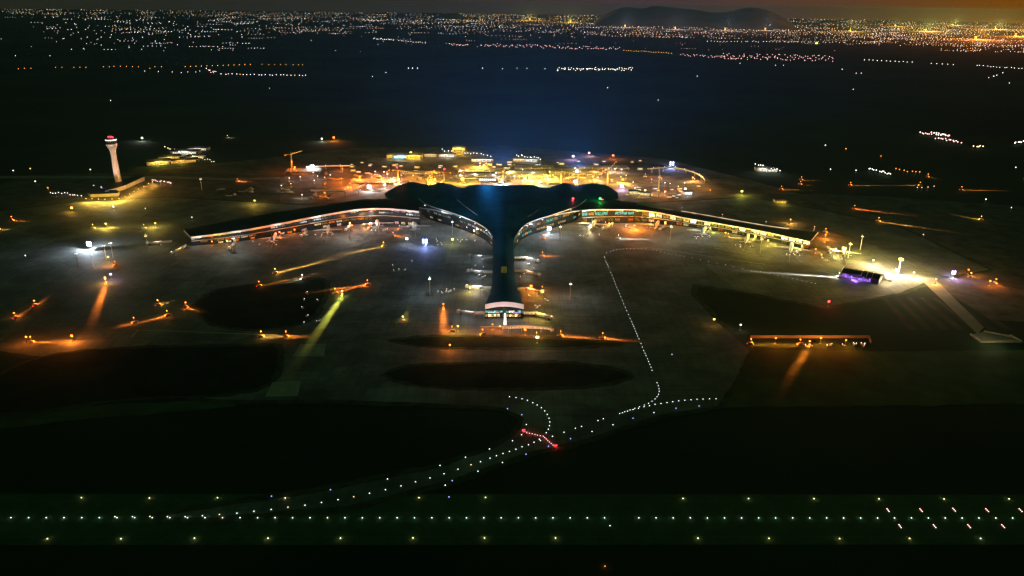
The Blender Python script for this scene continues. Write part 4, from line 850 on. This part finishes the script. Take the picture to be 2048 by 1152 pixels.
for i, (x, y) in enumerate([(692, 386), (718, 388)]):
    p, q = G(x, y), G(x + 14, y - 4); base = p; o = thing('portal_frame', ['leaning white portal frame beside the gantry', 'leaning white portal frame nearest the great roof'][i], 'frame', base, world=True)
    MB().box(G(x + 7, y - 8, 0) + Vector((0, 0, 12)), (18, 1.6, 1.6), .55, 0, -.35).build('beam', M_white, o); MB().tube(q, q + Vector((0, 0, 15)), .7).build('post', M_white, o); MB().tube(p, p + Vector((0, 0, 8)), .7).build('post', M_white, o)

# ---------------------------------------------------------------- purple lit shed, culvert, embankment
q = [G(1681, 553), G(1757, 568), G(1768, 556), G(1690, 541)]; c0 = (q[0] + q[1] + q[2] + q[3]) / 4; o = thing('apron_shed', 'long dark shed with purple lit open front and pale end', 'shed', c0, world=True)
ux = (q[1] - q[0]); L = ux.length; ux.normalize(); uy = Vector((-ux.y, ux.x, 0)); D = 26; base = q[0]
def sp(u, v_, z): return base + ux * u + uy * v_ + Vector((0, 0, z))
rr = [[sp(L * i / 20, D * j / 8, 8 + 5 * math.sin(math.pi * j / 8)) for i in range(21)] for j in range(9)]
MB().grid(rr, thick=.4).build('roof', M_dark, o)
b = MB()
for u in (.0, .52, .66, .8, 1.0):
    for j in range(8): b.tube(sp(L * u, D * j / 8, 8.5 + 5 * math.sin(math.pi * j / 8)), sp(L * u, D * (j + 1) / 8, 8.5 + 5 * math.sin(math.pi * (j + 1) / 8)), .4, n=5)
b.build('rib', M_white, o)
MB().grid([[sp(0, D, 0), sp(L, D, 0)], [sp(0, D, 8), sp(L, D, 8)]]).build('rear_wall', M_ww, o)
for i in range(15):
    u = L * (i + .5) / 19; h_ = random.uniform(2.5, 6.5); MB().box(sp(u, .5, h_ / 2 + .4), (L / 19 * random.uniform(.5, .95), .6, h_), math.atan2(ux.y, ux.x)).build('purple_glow_panel', emi('purple', random.choice([.8, 1.6, 2.6]), .7, .5), o)  # panels made up to glow for the purple lit front
MB().grid([[sp(L, 0, 0), sp(L, D, 0)], [sp(L, 0, 8), sp(L, D, 8)]]).build('end_wall', M_white, o)
lamp(o, sp(L * .4, -6, 4) - c0, 'purple', 1.5e4, .6); lamp(o, sp(L + 12, 8, 10) - c0, 'warm', 2e4, .6)
e0 = G(1500, 690); o = thing('embankment_wall', 'long low concrete wall lit orange on the dark grass', 'wall', e0, world=True)
a, b_ = G(1500, 676), G(1738, 676); MB().box((a + b_) / 2 + Vector((0, 0, 2)), ((b_ - a).length, 1.2, 4), math.atan2((b_ - a).y, (b_ - a).x)).build('wall', M_cconc, o)
b2 = G(1741, 686); MB().box((b_ + b2) / 2 + Vector((0, 0, 2)), ((b_ - b2).length, 1.2, 4), math.atan2((b_ - b2).y, (b_ - b2).x)).build('return_wall', M_cconc, o)
e0 = G(1990, 680); o = thing('culvert', 'pale concrete culvert mouth at the foot of the road', 'culvert', e0, world=True)
for a, b_, nm in [((1941, 670), (1960, 685), 'wing_wall'), ((1960, 685), (2043, 685), 'apron_kerb'), ((1967, 664), (2022, 675), 'head_wall'), ((2020, 672), (2042, 684), 'wing_wall')]:
    a, b_ = G(*a), G(*b_); MB().box((a + b_) / 2 + Vector((0, 0, 1.2)), ((b_ - a).length, 2.2, 2.4), math.atan2((b_ - a).y, (b_ - a).x)).build(nm, mat('culvert_concrete', (.6, .58, .48), .8), o)
MB().poly([Vector((p.x, p.y, .35)) for p in px([(1941, 670), (1960, 685), (2043, 685), (2022, 673), (1967, 664)])]).build('floor', M_cconc, o)
lamp(o, G(1990, 672, 16) - e0, 'warm', 9e3, .6)
MB().tube(G(1990, 672), G(1990, 672, 16), .2).ball(G(1990, 672, 16.8), .4).build('lamp_post', M_steel, o)

# baggage carts on the stands
def cart():
    o = thing('baggage_cart', None, 'cart'); MB().box((0, 0, .7), (3.4, 1.7, .2)).build('bed', M_steel, o); MB().box((0, 0, 1.5), (3, 1.5, 1.3)).build('load', mat('bags', (.5, .45, .4), .8), o)
    MB().box((0, 0, 2.8), (3.4, 1.7, .12)).build('canopy', M_white, o)
    for x in (-1.2, 1.2):
        for y in (-.8, .8): MB().tube((x, y - .1, .35), (x, y + .1, .35), .35).build('wheel', M_rubber, o)
    MB().ball((1.6, 0, 3.1), .5, 6, 4).build('lamp', emi('white', 3), o)
    return o
c0_ = cart(); first = True
for x0, y0, x1, y1, n, lab in [(1150, 470, 1200, 476, 7, 'baggage cart near the white tailed airliner'), (1250, 452, 1300, 458, 9, 'baggage cart in the row between two airliners'), (1390, 474, 1425, 480, 7, 'baggage cart behind the teal tailed airliner'), (1470, 492, 1510, 497, 6, 'baggage cart on the yellow stand'),
                               (1565, 508, 1600, 514, 7, 'baggage cart by the last gate'), (1640, 512, 1690, 524, 8, 'baggage cart above the purple shed'), (735, 460, 775, 464, 9, 'baggage cart under the curved pale eave'), (600, 470, 670, 478, 8, 'baggage cart beside the tower side wing'),
                               (500, 482, 560, 492, 7, 'baggage cart near the tip of the tower side wing'), (1040, 525, 1075, 560, 7, 'baggage cart on the far side of the pier'), (1050, 590, 1095, 620, 6, 'baggage cart beside the yellow lit stand'), (935, 530, 975, 560, 6, 'baggage cart on the tower side of the pier'),
                               (875, 580, 915, 590, 7, 'baggage cart on the yellow patch by the pier'), (850, 488, 885, 494, 7, 'baggage cart by the blue white work light'), (600, 585, 640, 650, 8, 'baggage cart on the dark grass island'), (780, 520, 830, 545, 5, 'baggage cart alone on the dim tower side apron'),
                               (870, 480, 950, 486, 8, 'baggage cart along the hall on the tower side'), (1770, 556, 1790, 568, 6, 'baggage cart at the pale gable of the purple shed'), (1610, 690, 1735, 696, 12, 'cart parked in the orange light of the embankment')]:
    for i in range(n):
        o = c0_ if first else copy_tree(c0_)
        if first: KIDS[o.name] = list(o.children)
        first = False
        o.location = G(random.uniform(x0, x1), random.uniform(y0, y1)); o.rotation_euler = (0, 0, random.uniform(0, 3.1)); o['label'] = lab; o['group'] = lab.replace('baggage cart', 'baggage carts', 1)

# ---------------------------------------------------------------- airfield ground lights
def light_proto(name, cat, c, r, st):
    o = thing(name, None, cat); MB().lathe([(r * .9, 0), (r * .9, .15), (r * .6, .25)], 10).build('base', M_dark, o); MB().ball((0, 0, .35), r, 8, 6, sz=.9).build('lens', emi(c, st), o); KIDS[o.name] = list(o.children); return o
AP = {}
def ground_light(name, cat, c, r, st, p, label, group, pw=0):
    k = (name, c, r)
    if k not in AP: o = AP[k] = light_proto(name, cat, c, r, st)
    else: o = copy_tree(AP[k])
    o.location = p if isinstance(p, Vector) else G(*p, .2); o['label'] = label; o['group'] = group
    if pw: lamp(o, (0, 0, 1.6), c, pw, .3)
    return o
for i in range(-3, 60):
    p = RA + (RB - RA) * (i / 58); p.z = .2
    if i == 35: continue
    ground_light('runway_centreline_light', 'runway light', 'pale' if i % 3 else 'white', .5, 2.8, p, 'small white runway light in the evenly spaced middle row', 'runway centreline lights', 45)
near = [(95, 1078), (242, 1078), (389, 1077), (536, 1077), (681, 1077), (826, 1076.5), (969, 1076.5), (1111, 1076.5), (1396, 1077), (1538, 1077.3), (1679, 1077.8), (1819, 1077.5), (1961, 1077.5)]
far = [(163, 996), (299, 996.5), (435, 996), (570.5, 996.5), (838, 996), (971, 995.5), (1366, 997.5), (1497, 997.7), (1628, 998), (1758, 998.3), (1888, 998.5), (2018, 998.3)]
for nm, row in (('near', near), ('far', far)):
    for i, p in enumerate(row):
        o = ground_light('runway_edge_light', 'runway light', 'warm', .55, 3.5, p, '%s runway edge light from the control tower side in the %s row' % (ORD[i], nm), 'runway edge lights', 0)
        l = lamp(o, (0, 0, 1.5), 'warm', 110, .3)
        # these fittings throw two low beams along the runway
for i, p in enumerate([(1776, 1021), (1842, 1021), (1908, 1020), (1974, 1021), (2041, 1021), (1800, 1053), (1869, 1053), (1938, 1053), (2006, 1053)]):
    o = thing('touchdown_light_bar', '%s three lamp touchdown bar %s the middle row' % (ORD[i if i < 5 else i - 5], 'beyond' if i < 5 else 'on the near side of'), 'runway light', G(*p, .15), math.atan2(rn.y, rn.x), 'touchdown light bars')
    MB().box((0, 0, .1), (5, .5, .2)).build('base', M_dark, o)
    for dx in (-1.9, 0, 1.9): MB().ball((dx, 0, .4), .42, 8, 5).build('lamp', emi('pink', 4), o)
curve = [(1209, 514), (1213, 506), (1221.5, 503), (1227, 501), (1233.5, 499.5), (1240, 499), (1246.5, 498.3), (1253.5, 498), (1261, 497.5), (1268, 497), (1276, 497), (1283.5, 497), (1291, 498), (1306, 500), (1313, 501), (1321, 503), (1329, 505), (1336.5, 507), (1344, 508.5), (1352, 510.5), (1360, 512), (1368, 513), (1384, 516), (1401, 520), (1417, 523), (1434, 526.5), (1451, 530), (1468, 534), (1485, 537.5), (1503, 541), (1521, 544), (1539, 547.5), (1556, 551), (1566, 554), (1575.5, 556), (1585, 558), (1595, 560), (1604, 562), (1613.5, 564), (1623, 566), (1630.5, 567.5)]
for p in curve: ground_light('taxiway_light', 'taxiway light', 'white', .5, 1.6, p, 'small white taxiway light in the curved row along the right hand stands', 'taxiway lights along the stands')
line = [(1209, 515), (1211.5, 522.5), (1213, 526), (1215, 529.5), (1216.5, 534), (1221.5, 545.5), (1224, 551), (1226.5, 557), (1228.5, 563), (1231, 568.5), (1233.5, 575), (1236.5, 581), (1239, 587.5), (1241.5, 594), (1244.5, 601), (1247.5, 608), (1250.5, 615), (1253.5, 622), (1257, 629.5), (1260, 637), (1263.5, 644), (1265.5, 649), (1267.5, 653.5), (1269.5, 658), (1271.5, 663), (1273.5, 668), (1275, 672.5), (1278, 678), (1282, 687.5), (1284.5, 694.5), (1287.5, 701.5), (1290, 707), (1292, 712), (1295, 718), (1297, 723.5), (1299.5, 729), (1302, 735), (1304, 741), (1314, 766), (1316.5, 772), (1318, 778), (1318.5, 783), (1317, 789), (1314, 794), (1310, 798.5), (1304, 803), (1297, 807), (1288.6, 810.5), (1279, 814), (1269.6, 817), (1260, 820.4), (1249.5, 824), (1244.7, 826), (1239.4, 827.5)]
for p in line: ground_light('taxiway_light', 'taxiway light', 'pale', .46, 2.4, p, 'pale green taxiway light in the long line from the stands', 'taxiway lights leading from the stands')
line2 = [(1432, 798), (1419, 798), (1406, 798.6), (1394, 799), (1382, 800), (1369.6, 801), (1357.4, 802), (1345.5, 804), (1334, 805.7), (1322, 807.5), (1310, 809), (1299, 812), (1288, 814), (1277, 817), (1266, 819.6), (1255, 822.7), (1206.6, 838), (1196, 841.7), (1163, 853.4), (1150.8, 857), (1128, 865), (1105, 873), (1081, 881.6), (1078.7, 879), (1068, 885), (1057, 890), (1044, 894), (1031.8, 899), (1018.8, 903.4), (1006, 907.5), (993, 912), (980, 917), (961, 924), (942, 930), (916, 939), (888, 948), (860, 956.5), (831, 964), (802, 972.5), (771, 980), (739, 987), (707.5, 994), (676, 1000), (643, 1005.5), (610, 1011), (576, 1015), (542.5, 1019.5), (508, 1023), (474, 1027), (439, 1029.5), (405, 1032), (370.5, 1034), (335, 1034), (300, 1033.5), (265, 1034), (230, 1034)]
for i, p in enumerate(line2): ground_light('taxiway_light', 'taxiway light', 'warm' if i % 4 == 1 and i > 30 else 'pale', .5, 2.6, p, 'small white taxiway light on the long diagonal from runway to apron', 'taxiway lights on the runway exit')
curl = [(1019, 794), (1032, 795.5), (1044, 798), (1055, 801), (1065.5, 806), (1074.4, 810.5), (1082.8, 816), (1089.4, 822.4), (1094.5, 829.3), (1098, 837), (1099.5, 844.5), (1098.8, 852), (1096.8, 859), (1092.4, 866)]
for i, p in enumerate(curl): ground_light('taxiway_light', 'taxiway light', 'pale', .5, 2.4, p, '%s taxiway light of the short hooked row, counted away from the red lights' % ORD[len(curl) - 1 - i], 'taxiway lights in the hook')
stop = [(1053.6, 866), (1059, 867), (1064.3, 868.2), (1070, 869.4), (1075, 870.7), (1080.5, 872), (1086.6, 873), (1089.4, 875.7), (1092.4, 878.5), (1095.5, 881.6), (1098.8, 884.6), (1102.3, 887.4), (1106, 890.7)]
for i, p in enumerate(stop): ground_light('stop_bar_light', 'taxiway light', 'pink', .5, 2.2, p, '%s red light of the stop bar from its tower side end' % ORD[i], 'red stop bar lights', 90)['x'] = 0
for o in [o for o in col.objects if o.type == 'LIGHT' and o.parent and o.parent.name.startswith('stop_bar')]: o.data.color = COL['red']
for (x, y), lab in (((1047, 861), 'pair of red guard lamps at the tower side end of the stop bar'), ((1111, 892), 'pair of red guard lamps at the runway side end of the stop bar')):
    o = thing('guard_light', lab, 'guard light', G(x, y), .2); MB().box((0, 0, .8), (3.4, .8, 1.2)).build('housing', M_yel, o)
    for dx in (-.9, .9): MB().ball((dx, -.5, 1.0), .9).build('lamp', emi('red', 2.5), o)
    lamp(o, (0, -2.2, 1.8), 'red', 900, .3)
blue = [(1015, 818), (1043.5, 830), (1052.6, 849.6), (1043, 870), (1025, 882), (1141, 878), (1184, 863.6), (1226, 850), (1266, 837), (1307.7, 825.5), (1352, 817), (1398, 812.5), (1052, 909), (1097, 893), (543, 993), (661, 980), (775, 958.5), (880, 931.5), (931, 915), (979, 898.5), (898, 994.5), (890.5, 971), (904.5, 962), (956, 943), (1005, 925.5)]
for p in blue: ground_light('taxiway_edge_light', 'taxiway light', 'blue' if random.random() < .5 else 'cool', .5, 3.0, p, 'blue white edge light beside the curved runway exit', 'taxiway edge lights')
for (x, y), c, lab in (((1220, 1052), 'cool', 'lone tiny light on the near half of the runway'), ((1210, 1133), 'orange', 'lone orange light at the bottom edge of the photo'), ((1344, 709), 'cool', 'lone dim light on the open apron')):
    ground_light('marker_light', 'marker light', c, .5, 2.5, (x, y), lab, 'single marker lights', 150 if c == 'orange' else 0)

# ---------------------------------------------------------------- town lights
rnd = random.Random(11)
def run(x0, y0, x1, y1, n, jy=0., jx=0.):
    return [(x0 + (x1 - x0) * (i + .5) / n + rnd.uniform(-jx, jx), y0 + (y1 - y0) * (i + .5) / n + rnd.uniform(-jy, jy)) for i in range(n)]
ROWS = [  # street lamps that can be told apart as rows and villages: colour, points, size, label
    ('amber', [(37, 138), (49, 137), (62, 137), (111, 135), (124, 135), (148, 135), (160, 135), (172, 135), (207, 134), (219, 134), (228, 133), (241, 133), (253, 133), (265, 134), (277, 134), (300, 137), (310, 134), (323, 134)], .8, 'amber street lamp in the sparse nearest row on the tower side'),
    ('amber', run(365, 134, 506, 129, 13), .9, 'orange street lamp on the lit road beyond the tower'), ('amber', run(521, 129, 612, 130, 8, .3, 3), .7, 'orange street lamp at the end of the lit road beyond the tower'),
    ('white', [(290, 145), (317, 146), (345, 147), (363, 148), (376, 147), (392, 147), (400, 145)], .7, 'white street lamp in the dim row under the orange road'), ('pink', run(413, 143, 432, 148, 9, 4, 2), .9, 'lamp in the small pink cluster under the orange road'),
    ('cool', run(440, 151, 616, 154, 24, .8, 1.5), .9, 'white street lamp in the bright row nearest the dark fields'), ('white', run(745, 77, 788, 80, 13, 1.2, 1), .9, 'lamp in the first short white village row'), ('white', run(795, 82, 853, 86, 12, .8, 1), .8, 'lamp in the second short white village row'),
    ('pink', run(898, 87, 936, 90, 12, 3, 1), .9, 'lamp in the small orange pink village'), ('pink', run(960, 90, 1240, 98, 90, 3.2, 2), .8, 'pink lamp in the long village behind the terminal'), ('amber', run(1245, 101, 1345, 107, 20, 1, 1), .8, 'amber lamp in the row between two villages'),
    ('pink', run(1358, 109, 1470, 117, 26, 2, 2), .8, 'pink lamp at the start of the wide village below the hill'), ('pink', run(1440, 113, 1668, 117, 95, 6, 3), .85, 'pink lamp in the densest village below the hill'), ('white', run(1112, 140, 1268, 139, 62, 4.5, 3), .95, 'white lamp in the compact village nearest the terminal'),
    ('white', run(1725, 120, 1828, 125, 12, .5, 1), 1.0, 'white street lamp in the spaced row under the town'), ('white', run(1857, 127, 1912, 130, 5), 1.0, 'white street lamp in the short gap of the row under the town'), ('white', run(1950, 131, 2046, 138, 14, 1, 2), .95, 'white street lamp at the outer end of the row under the town'),
    ('cool', run(1410, 83, 1690, 85, 40, .8, 2), .75, 'white street lamp in the straight row at the hill foot')]
singles = [(745, 156), (772, 148), (817, 139), (825, 139), (835, 139), (965, 139), (1005, 138), (1034, 137), (1054, 137), (1090, 138), (1215, 179), (1316, 204), (1394, 155), (1480, 127), (539, 180), (222, 205), (1977, 158), (1987, 155), (1993, 153), (2005, 148), (2018, 169), (1684, 141), (1712, 149), (1722, 149), (1706, 182), (1551, 131), (1567, 131), (31, 112), (100, 112), (143, 99)]
ROWS.append(('cool', singles, .85, 'solitary street lamp on the dark fields'))
small, count = [], 0
items = []
for c, pts, r, lab in ROWS:
    for p in pts: items.append((p[1], c, p, r, lab))
items.sort(key=lambda t: -t[0])
for y, c, p, r, lab in items:
    s_ = S(*p); rad = r * .8 / s_
    if count < 95:
        cc = c if rnd.random() > .3 else rnd.choice(['white', 'amber', 'pink', 'cool'])
        rq = round(rad * 2) / 2
        place('street_lamp', cc, p[0], p[1], lab, lab.replace('lamp', 'lamps', 1), max(1.0, rq), 4.0); count += 1
    else: small.append((p, c, r))
def fill(x0, y0, x1, y1, n, cols, r=(.45, .8), bias=1.0, rowq=0.0):
    for i in range(n):
        u = rnd.random(); x = x0 + (x1 - x0) * rnd.random(); y = y0 + (y1 - y0) * u ** bias
        y += (x - (x0 + x1) / 2) * .012
        if rnd.random() < .3:
            k = rnd.randint(3, 6); dx = rnd.uniform(5, 9)
            for j in range(k): small.append(((x + j * dx, y + rnd.uniform(-.3, .3)), rnd.choice(cols), rnd.uniform(*r) * .9))
        else: small.append(((x, y), rnd.choice(cols), rnd.uniform(*r)))
CW = ['cool', 'white', 'cool', 'white', 'warm']; CY = ['amber', 'yellow', 'warm', 'amber', 'white']; CP = ['pink', 'white', 'amber', 'warm', 'pink']
fill(0, 20, 520, 32, 120, CY + CW, (.35, .65)); fill(75, 36, 520, 62, 75, CW, (.5, .85)); fill(110, 60, 520, 102, 70, CW, (.55, .9)); fill(180, 52, 440, 72, 40, CW + ['amber'], (.5, .9))
fill(430, 24, 1000, 44, 120, CY + CW, (.35, .6)); fill(512, 36, 1010, 66, 70, CW + CP, (.4, .75)); fill(930, 50, 1210, 76, 50, CP, (.4, .75)); fill(1500, 70, 1760, 84, 25, CP, (.4, .7)); fill(1190, 38, 1560, 48, 60, CP, (.35, .6)); fill(512, 25, 930, 40, 90, CY + CW, (.35, .65)); fill(520, 38, 920, 56, 60, CW, (.45, .8)); fill(530, 54, 690, 68, 30, CP, (.5, .9))
fill(900, 28, 1190, 46, 190, CY, (.4, .75)); fill(940, 46, 1190, 66, 60, CW, (.4, .75)); fill(870, 42, 950, 70, 12, CW)
fill(1195, 42, 1410, 60, 110, CP, (.4, .75)); fill(1200, 60, 1450, 76, 70, CP, (.45, .8)); fill(1400, 46, 1560, 70, 70, CP, (.4, .75))
fill(1560, 34, 1780, 56, 130, CY, (.4, .7)); fill(1540, 55, 1790, 70, 150, CP, (.45, .85)); fill(1760, 38, 2060, 62, 300, CY + ['amber', 'orange'], (.4, .8)); fill(1740, 58, 2060, 82, 260, CP + CY, (.5, .9)); fill(1880, 78, 2060, 104, 110, CP, (.55, .95)); fill(1700, 72, 1900, 92, 60, CP, (.5, .85))
fill(0, 18, 700, 40, 90, CY + CW, (.35, .6)); fill(60, 34, 700, 70, 45, CW, (.4, .8)); fill(700, 28, 1200, 60, 170, CY + CP, (.35, .65)); fill(1200, 44, 1560, 74, 130, CP + CY, (.4, .7)); fill(1540, 38, 2060, 90, 420, CY + CP, (.35, .7)); fill(0, 60, 900, 100, 40, CW, (.4, .7)); fill(900, 60, 1700, 100, 40, CP, (.4, .7))
keys = ['cool', 'white', 'warm', 'amber', 'yellow', 'pink', 'orange']
b = MB()
for (p, c, r) in small:
    s_ = S(*p); rad = r * .72 / s_; g = G(*p)
    if g.length > 33500 or g.y < 0: continue
    b.ball((g.x, g.y, rad * .9), rad, 5, 3, keys.index(c))
tag(b.build('town_lights', [emi(k, 3.4) for k in keys]), 'countless tiny lamps of the far towns spread along the horizon', 'town lights', kind='stuff')
# clusters beyond the airport
for x0, y0, x1, y1, n, c, r, lab in [(1836, 270, 1862, 275, 8, 'pink', 1.0, 'pink lamp at the thin end of the far red cluster'), (1862, 270, 1900, 278, 16, 'pink', 1.3, 'pink lamp in the heart of the far red cluster'), (1868, 280, 1922, 290, 14, 'pink', 1.2, 'pink lamp along the lower edge of the far red cluster'),
                                    (1945, 299, 1966, 296, 5, 'warm', 1.1, 'lamp in the small cluster below the far red one'), (2025, 291, 2048, 289, 6, 'white', 1.1, 'lamp in the small white cluster at the photo edge'), (1735, 342, 1782, 355, 14, 'white', 1.0, 'lamp in the white slanting row beyond the site roads'),
                                    (1788, 344, 1842, 352, 7, 'orange', 1.1, 'orange lamp in the scattered group beyond the site roads'), (1826, 381, 1872, 381, 4, 'pink', 1.0, 'lamp in the short row under the outer site road'), (1508, 333, 1560, 348, 12, 'white', 1.0, 'lamp around the white lit sheds behind the glazed wing'),
                                    (880, 305, 985, 318, 16, 'cool', 1.0, 'white lamp around the far yellow buildings'), (1030, 316, 1084, 324, 12, 'white', 1.0, 'white lamp in the far group behind the roof'), (306, 366, 345, 374, 16, 'pink', 1.0, 'lamp in the pink cluster beside the tower annex'),
                                    (330, 300, 430, 330, 24, 'warm', .9, 'lamp around the depot halls'), (100, 392, 165, 398, 12, 'white', .8, 'lamp on the track before the tower annex'), (1040, 369, 1070, 368, 3, 'cool', 1.2, 'white lamp in the short row behind the middle of the roof')]:
    for p in run(x0, y0, x1, y1, n, 1.8 if y0 != 369 else .4, 2 if y0 != 369 else .5):
        place('street_lamp', c, p[0], p[1], lab, lab.replace('lamp', 'lamps', 1), round(max(.8, r / S(*p)) * 2) / 2, 3.0)
for x, y, c in [(1650, 296, 'pink'), (1691, 303, 'amber'), (1761, 318, 'orange'), (1660, 345, 'white'), (1711, 347, 'white'), (1970, 406, 'white'), (1845, 478, 'pink'), (2021, 423, 'cool'), (2030, 341, 'cool'), (2047, 364, 'orange'), (62, 344, 'amber'), (28, 348, 'white'), (182, 346, 'white'), (97, 383, 'orange'), (72, 370, 'white'), (53, 521, 'cool'), (292, 425, 'white'), (385, 443, 'white'), (1633, 88, 'lime')]:
    lab = {'lime': 'large yellow green lamp below the town'}.get(c, 'lone %s lamp on the dark ground around the airport' % {'cool': 'bluish'}.get(c, c))
    place('street_lamp', c, x, y, lab, lab.replace('lamp', 'lamps', 1), round(max(.8, (2.6 if c == 'lime' else 1.1) / S(x, y)) * 2) / 2, 3.0)
# strong unseen lights added before the far blocks to light haze, ground and hill
for x, y, c, pw, lab in [(1990, 58, 'amber', 9e7, 'golden lit block at the outer edge of the town'), (1950, 78, 'orange', 9e7, 'golden lit block in the nearest quarter of the town'), (1905, 50, 'amber', 9e7, 'amber lit block in the farthest quarter of the town'), (1850, 62, 'amber', 9e7, 'amber lit block in the middle of the town'),
                         (1790, 52, 'amber', 3.5e7, 'amber lit block on the hill side of the town'), (2030, 72, 'orange', 9e7, 'amber lit block at the photo edge'), (1700, 62, 'amber', 3e7, 'amber lit block between hill and town'), (1140, 44, 'amber', 3e7, 'amber lit block just before the hill'), (1060, 40, 'amber', 3e7, 'amber lit block in the town behind the terminal'), (1450, 60, 'pink', 1.1e7, 'lit block below the hill crest'), (1350, 58, 'pink', 1.1e7, 'lit block below the middle of the hill'), (1250, 54, 'pink', 1.1e7, 'lit block below the first hump of the hill'), (1530, 60, 'pink', 1.1e7, 'lit block below the last hump of the hill')]:
    o = thing('tower_block', lab, 'building', G(x, y)); MB().box((0, 0, 20), (26, 26, 40)).build('wall', M_yw, o); MB().box((0, 0, 41), (28, 28, 2)).build('roof', M_wroof, o); MB().box((0, -13.5, 22), (22, 1, 30)).build('window', emi('yellow', 1.2, .8, .05), o)
    lamp(o, (0, -150, 110), c, pw, 20)

# the floodlight bank behind the middle of the roof glows, but carries no lamp
o = thing('floodlight_bank', 'bank of blue white floodlights behind the middle of the great roof', 'floodlights', G(975, 373)); MB().box((0, 0, 15), (40, 1, 1)).tube((-18, 0, 0), (-18, 0, 15), .4).tube((18, 0, 0), (18, 0, 15), .4).build('frame', M_steel, o)
for i in range(8): MB().ball((-18 + i * 5.1, -.6, 17), 1.6).build('floodlight', emi('cool', 5), o)

# ---------------------------------------------------------------- night haze
hz = bpy.data.materials.new('haze'); hz.use_nodes = True; t = hz.node_tree; t.nodes.clear()
v = t.nodes.new('ShaderNodeVolumePrincipled'); v.inputs['Density'].default_value = 2.2e-5; v.inputs['Color'].default_value = (.34, .70, 1, 1); v.inputs['Anisotropy'].default_value = 0.0
o_ = t.nodes.new('ShaderNodeOutputMaterial'); t.links.new(v.outputs[0], o_.inputs['Volume'])
tag(MB().box((0, 8000, 229), (72000, 76000, 460)).build('haze', hz), 'thin night haze over the whole plain', 'haze', kind='stuff')
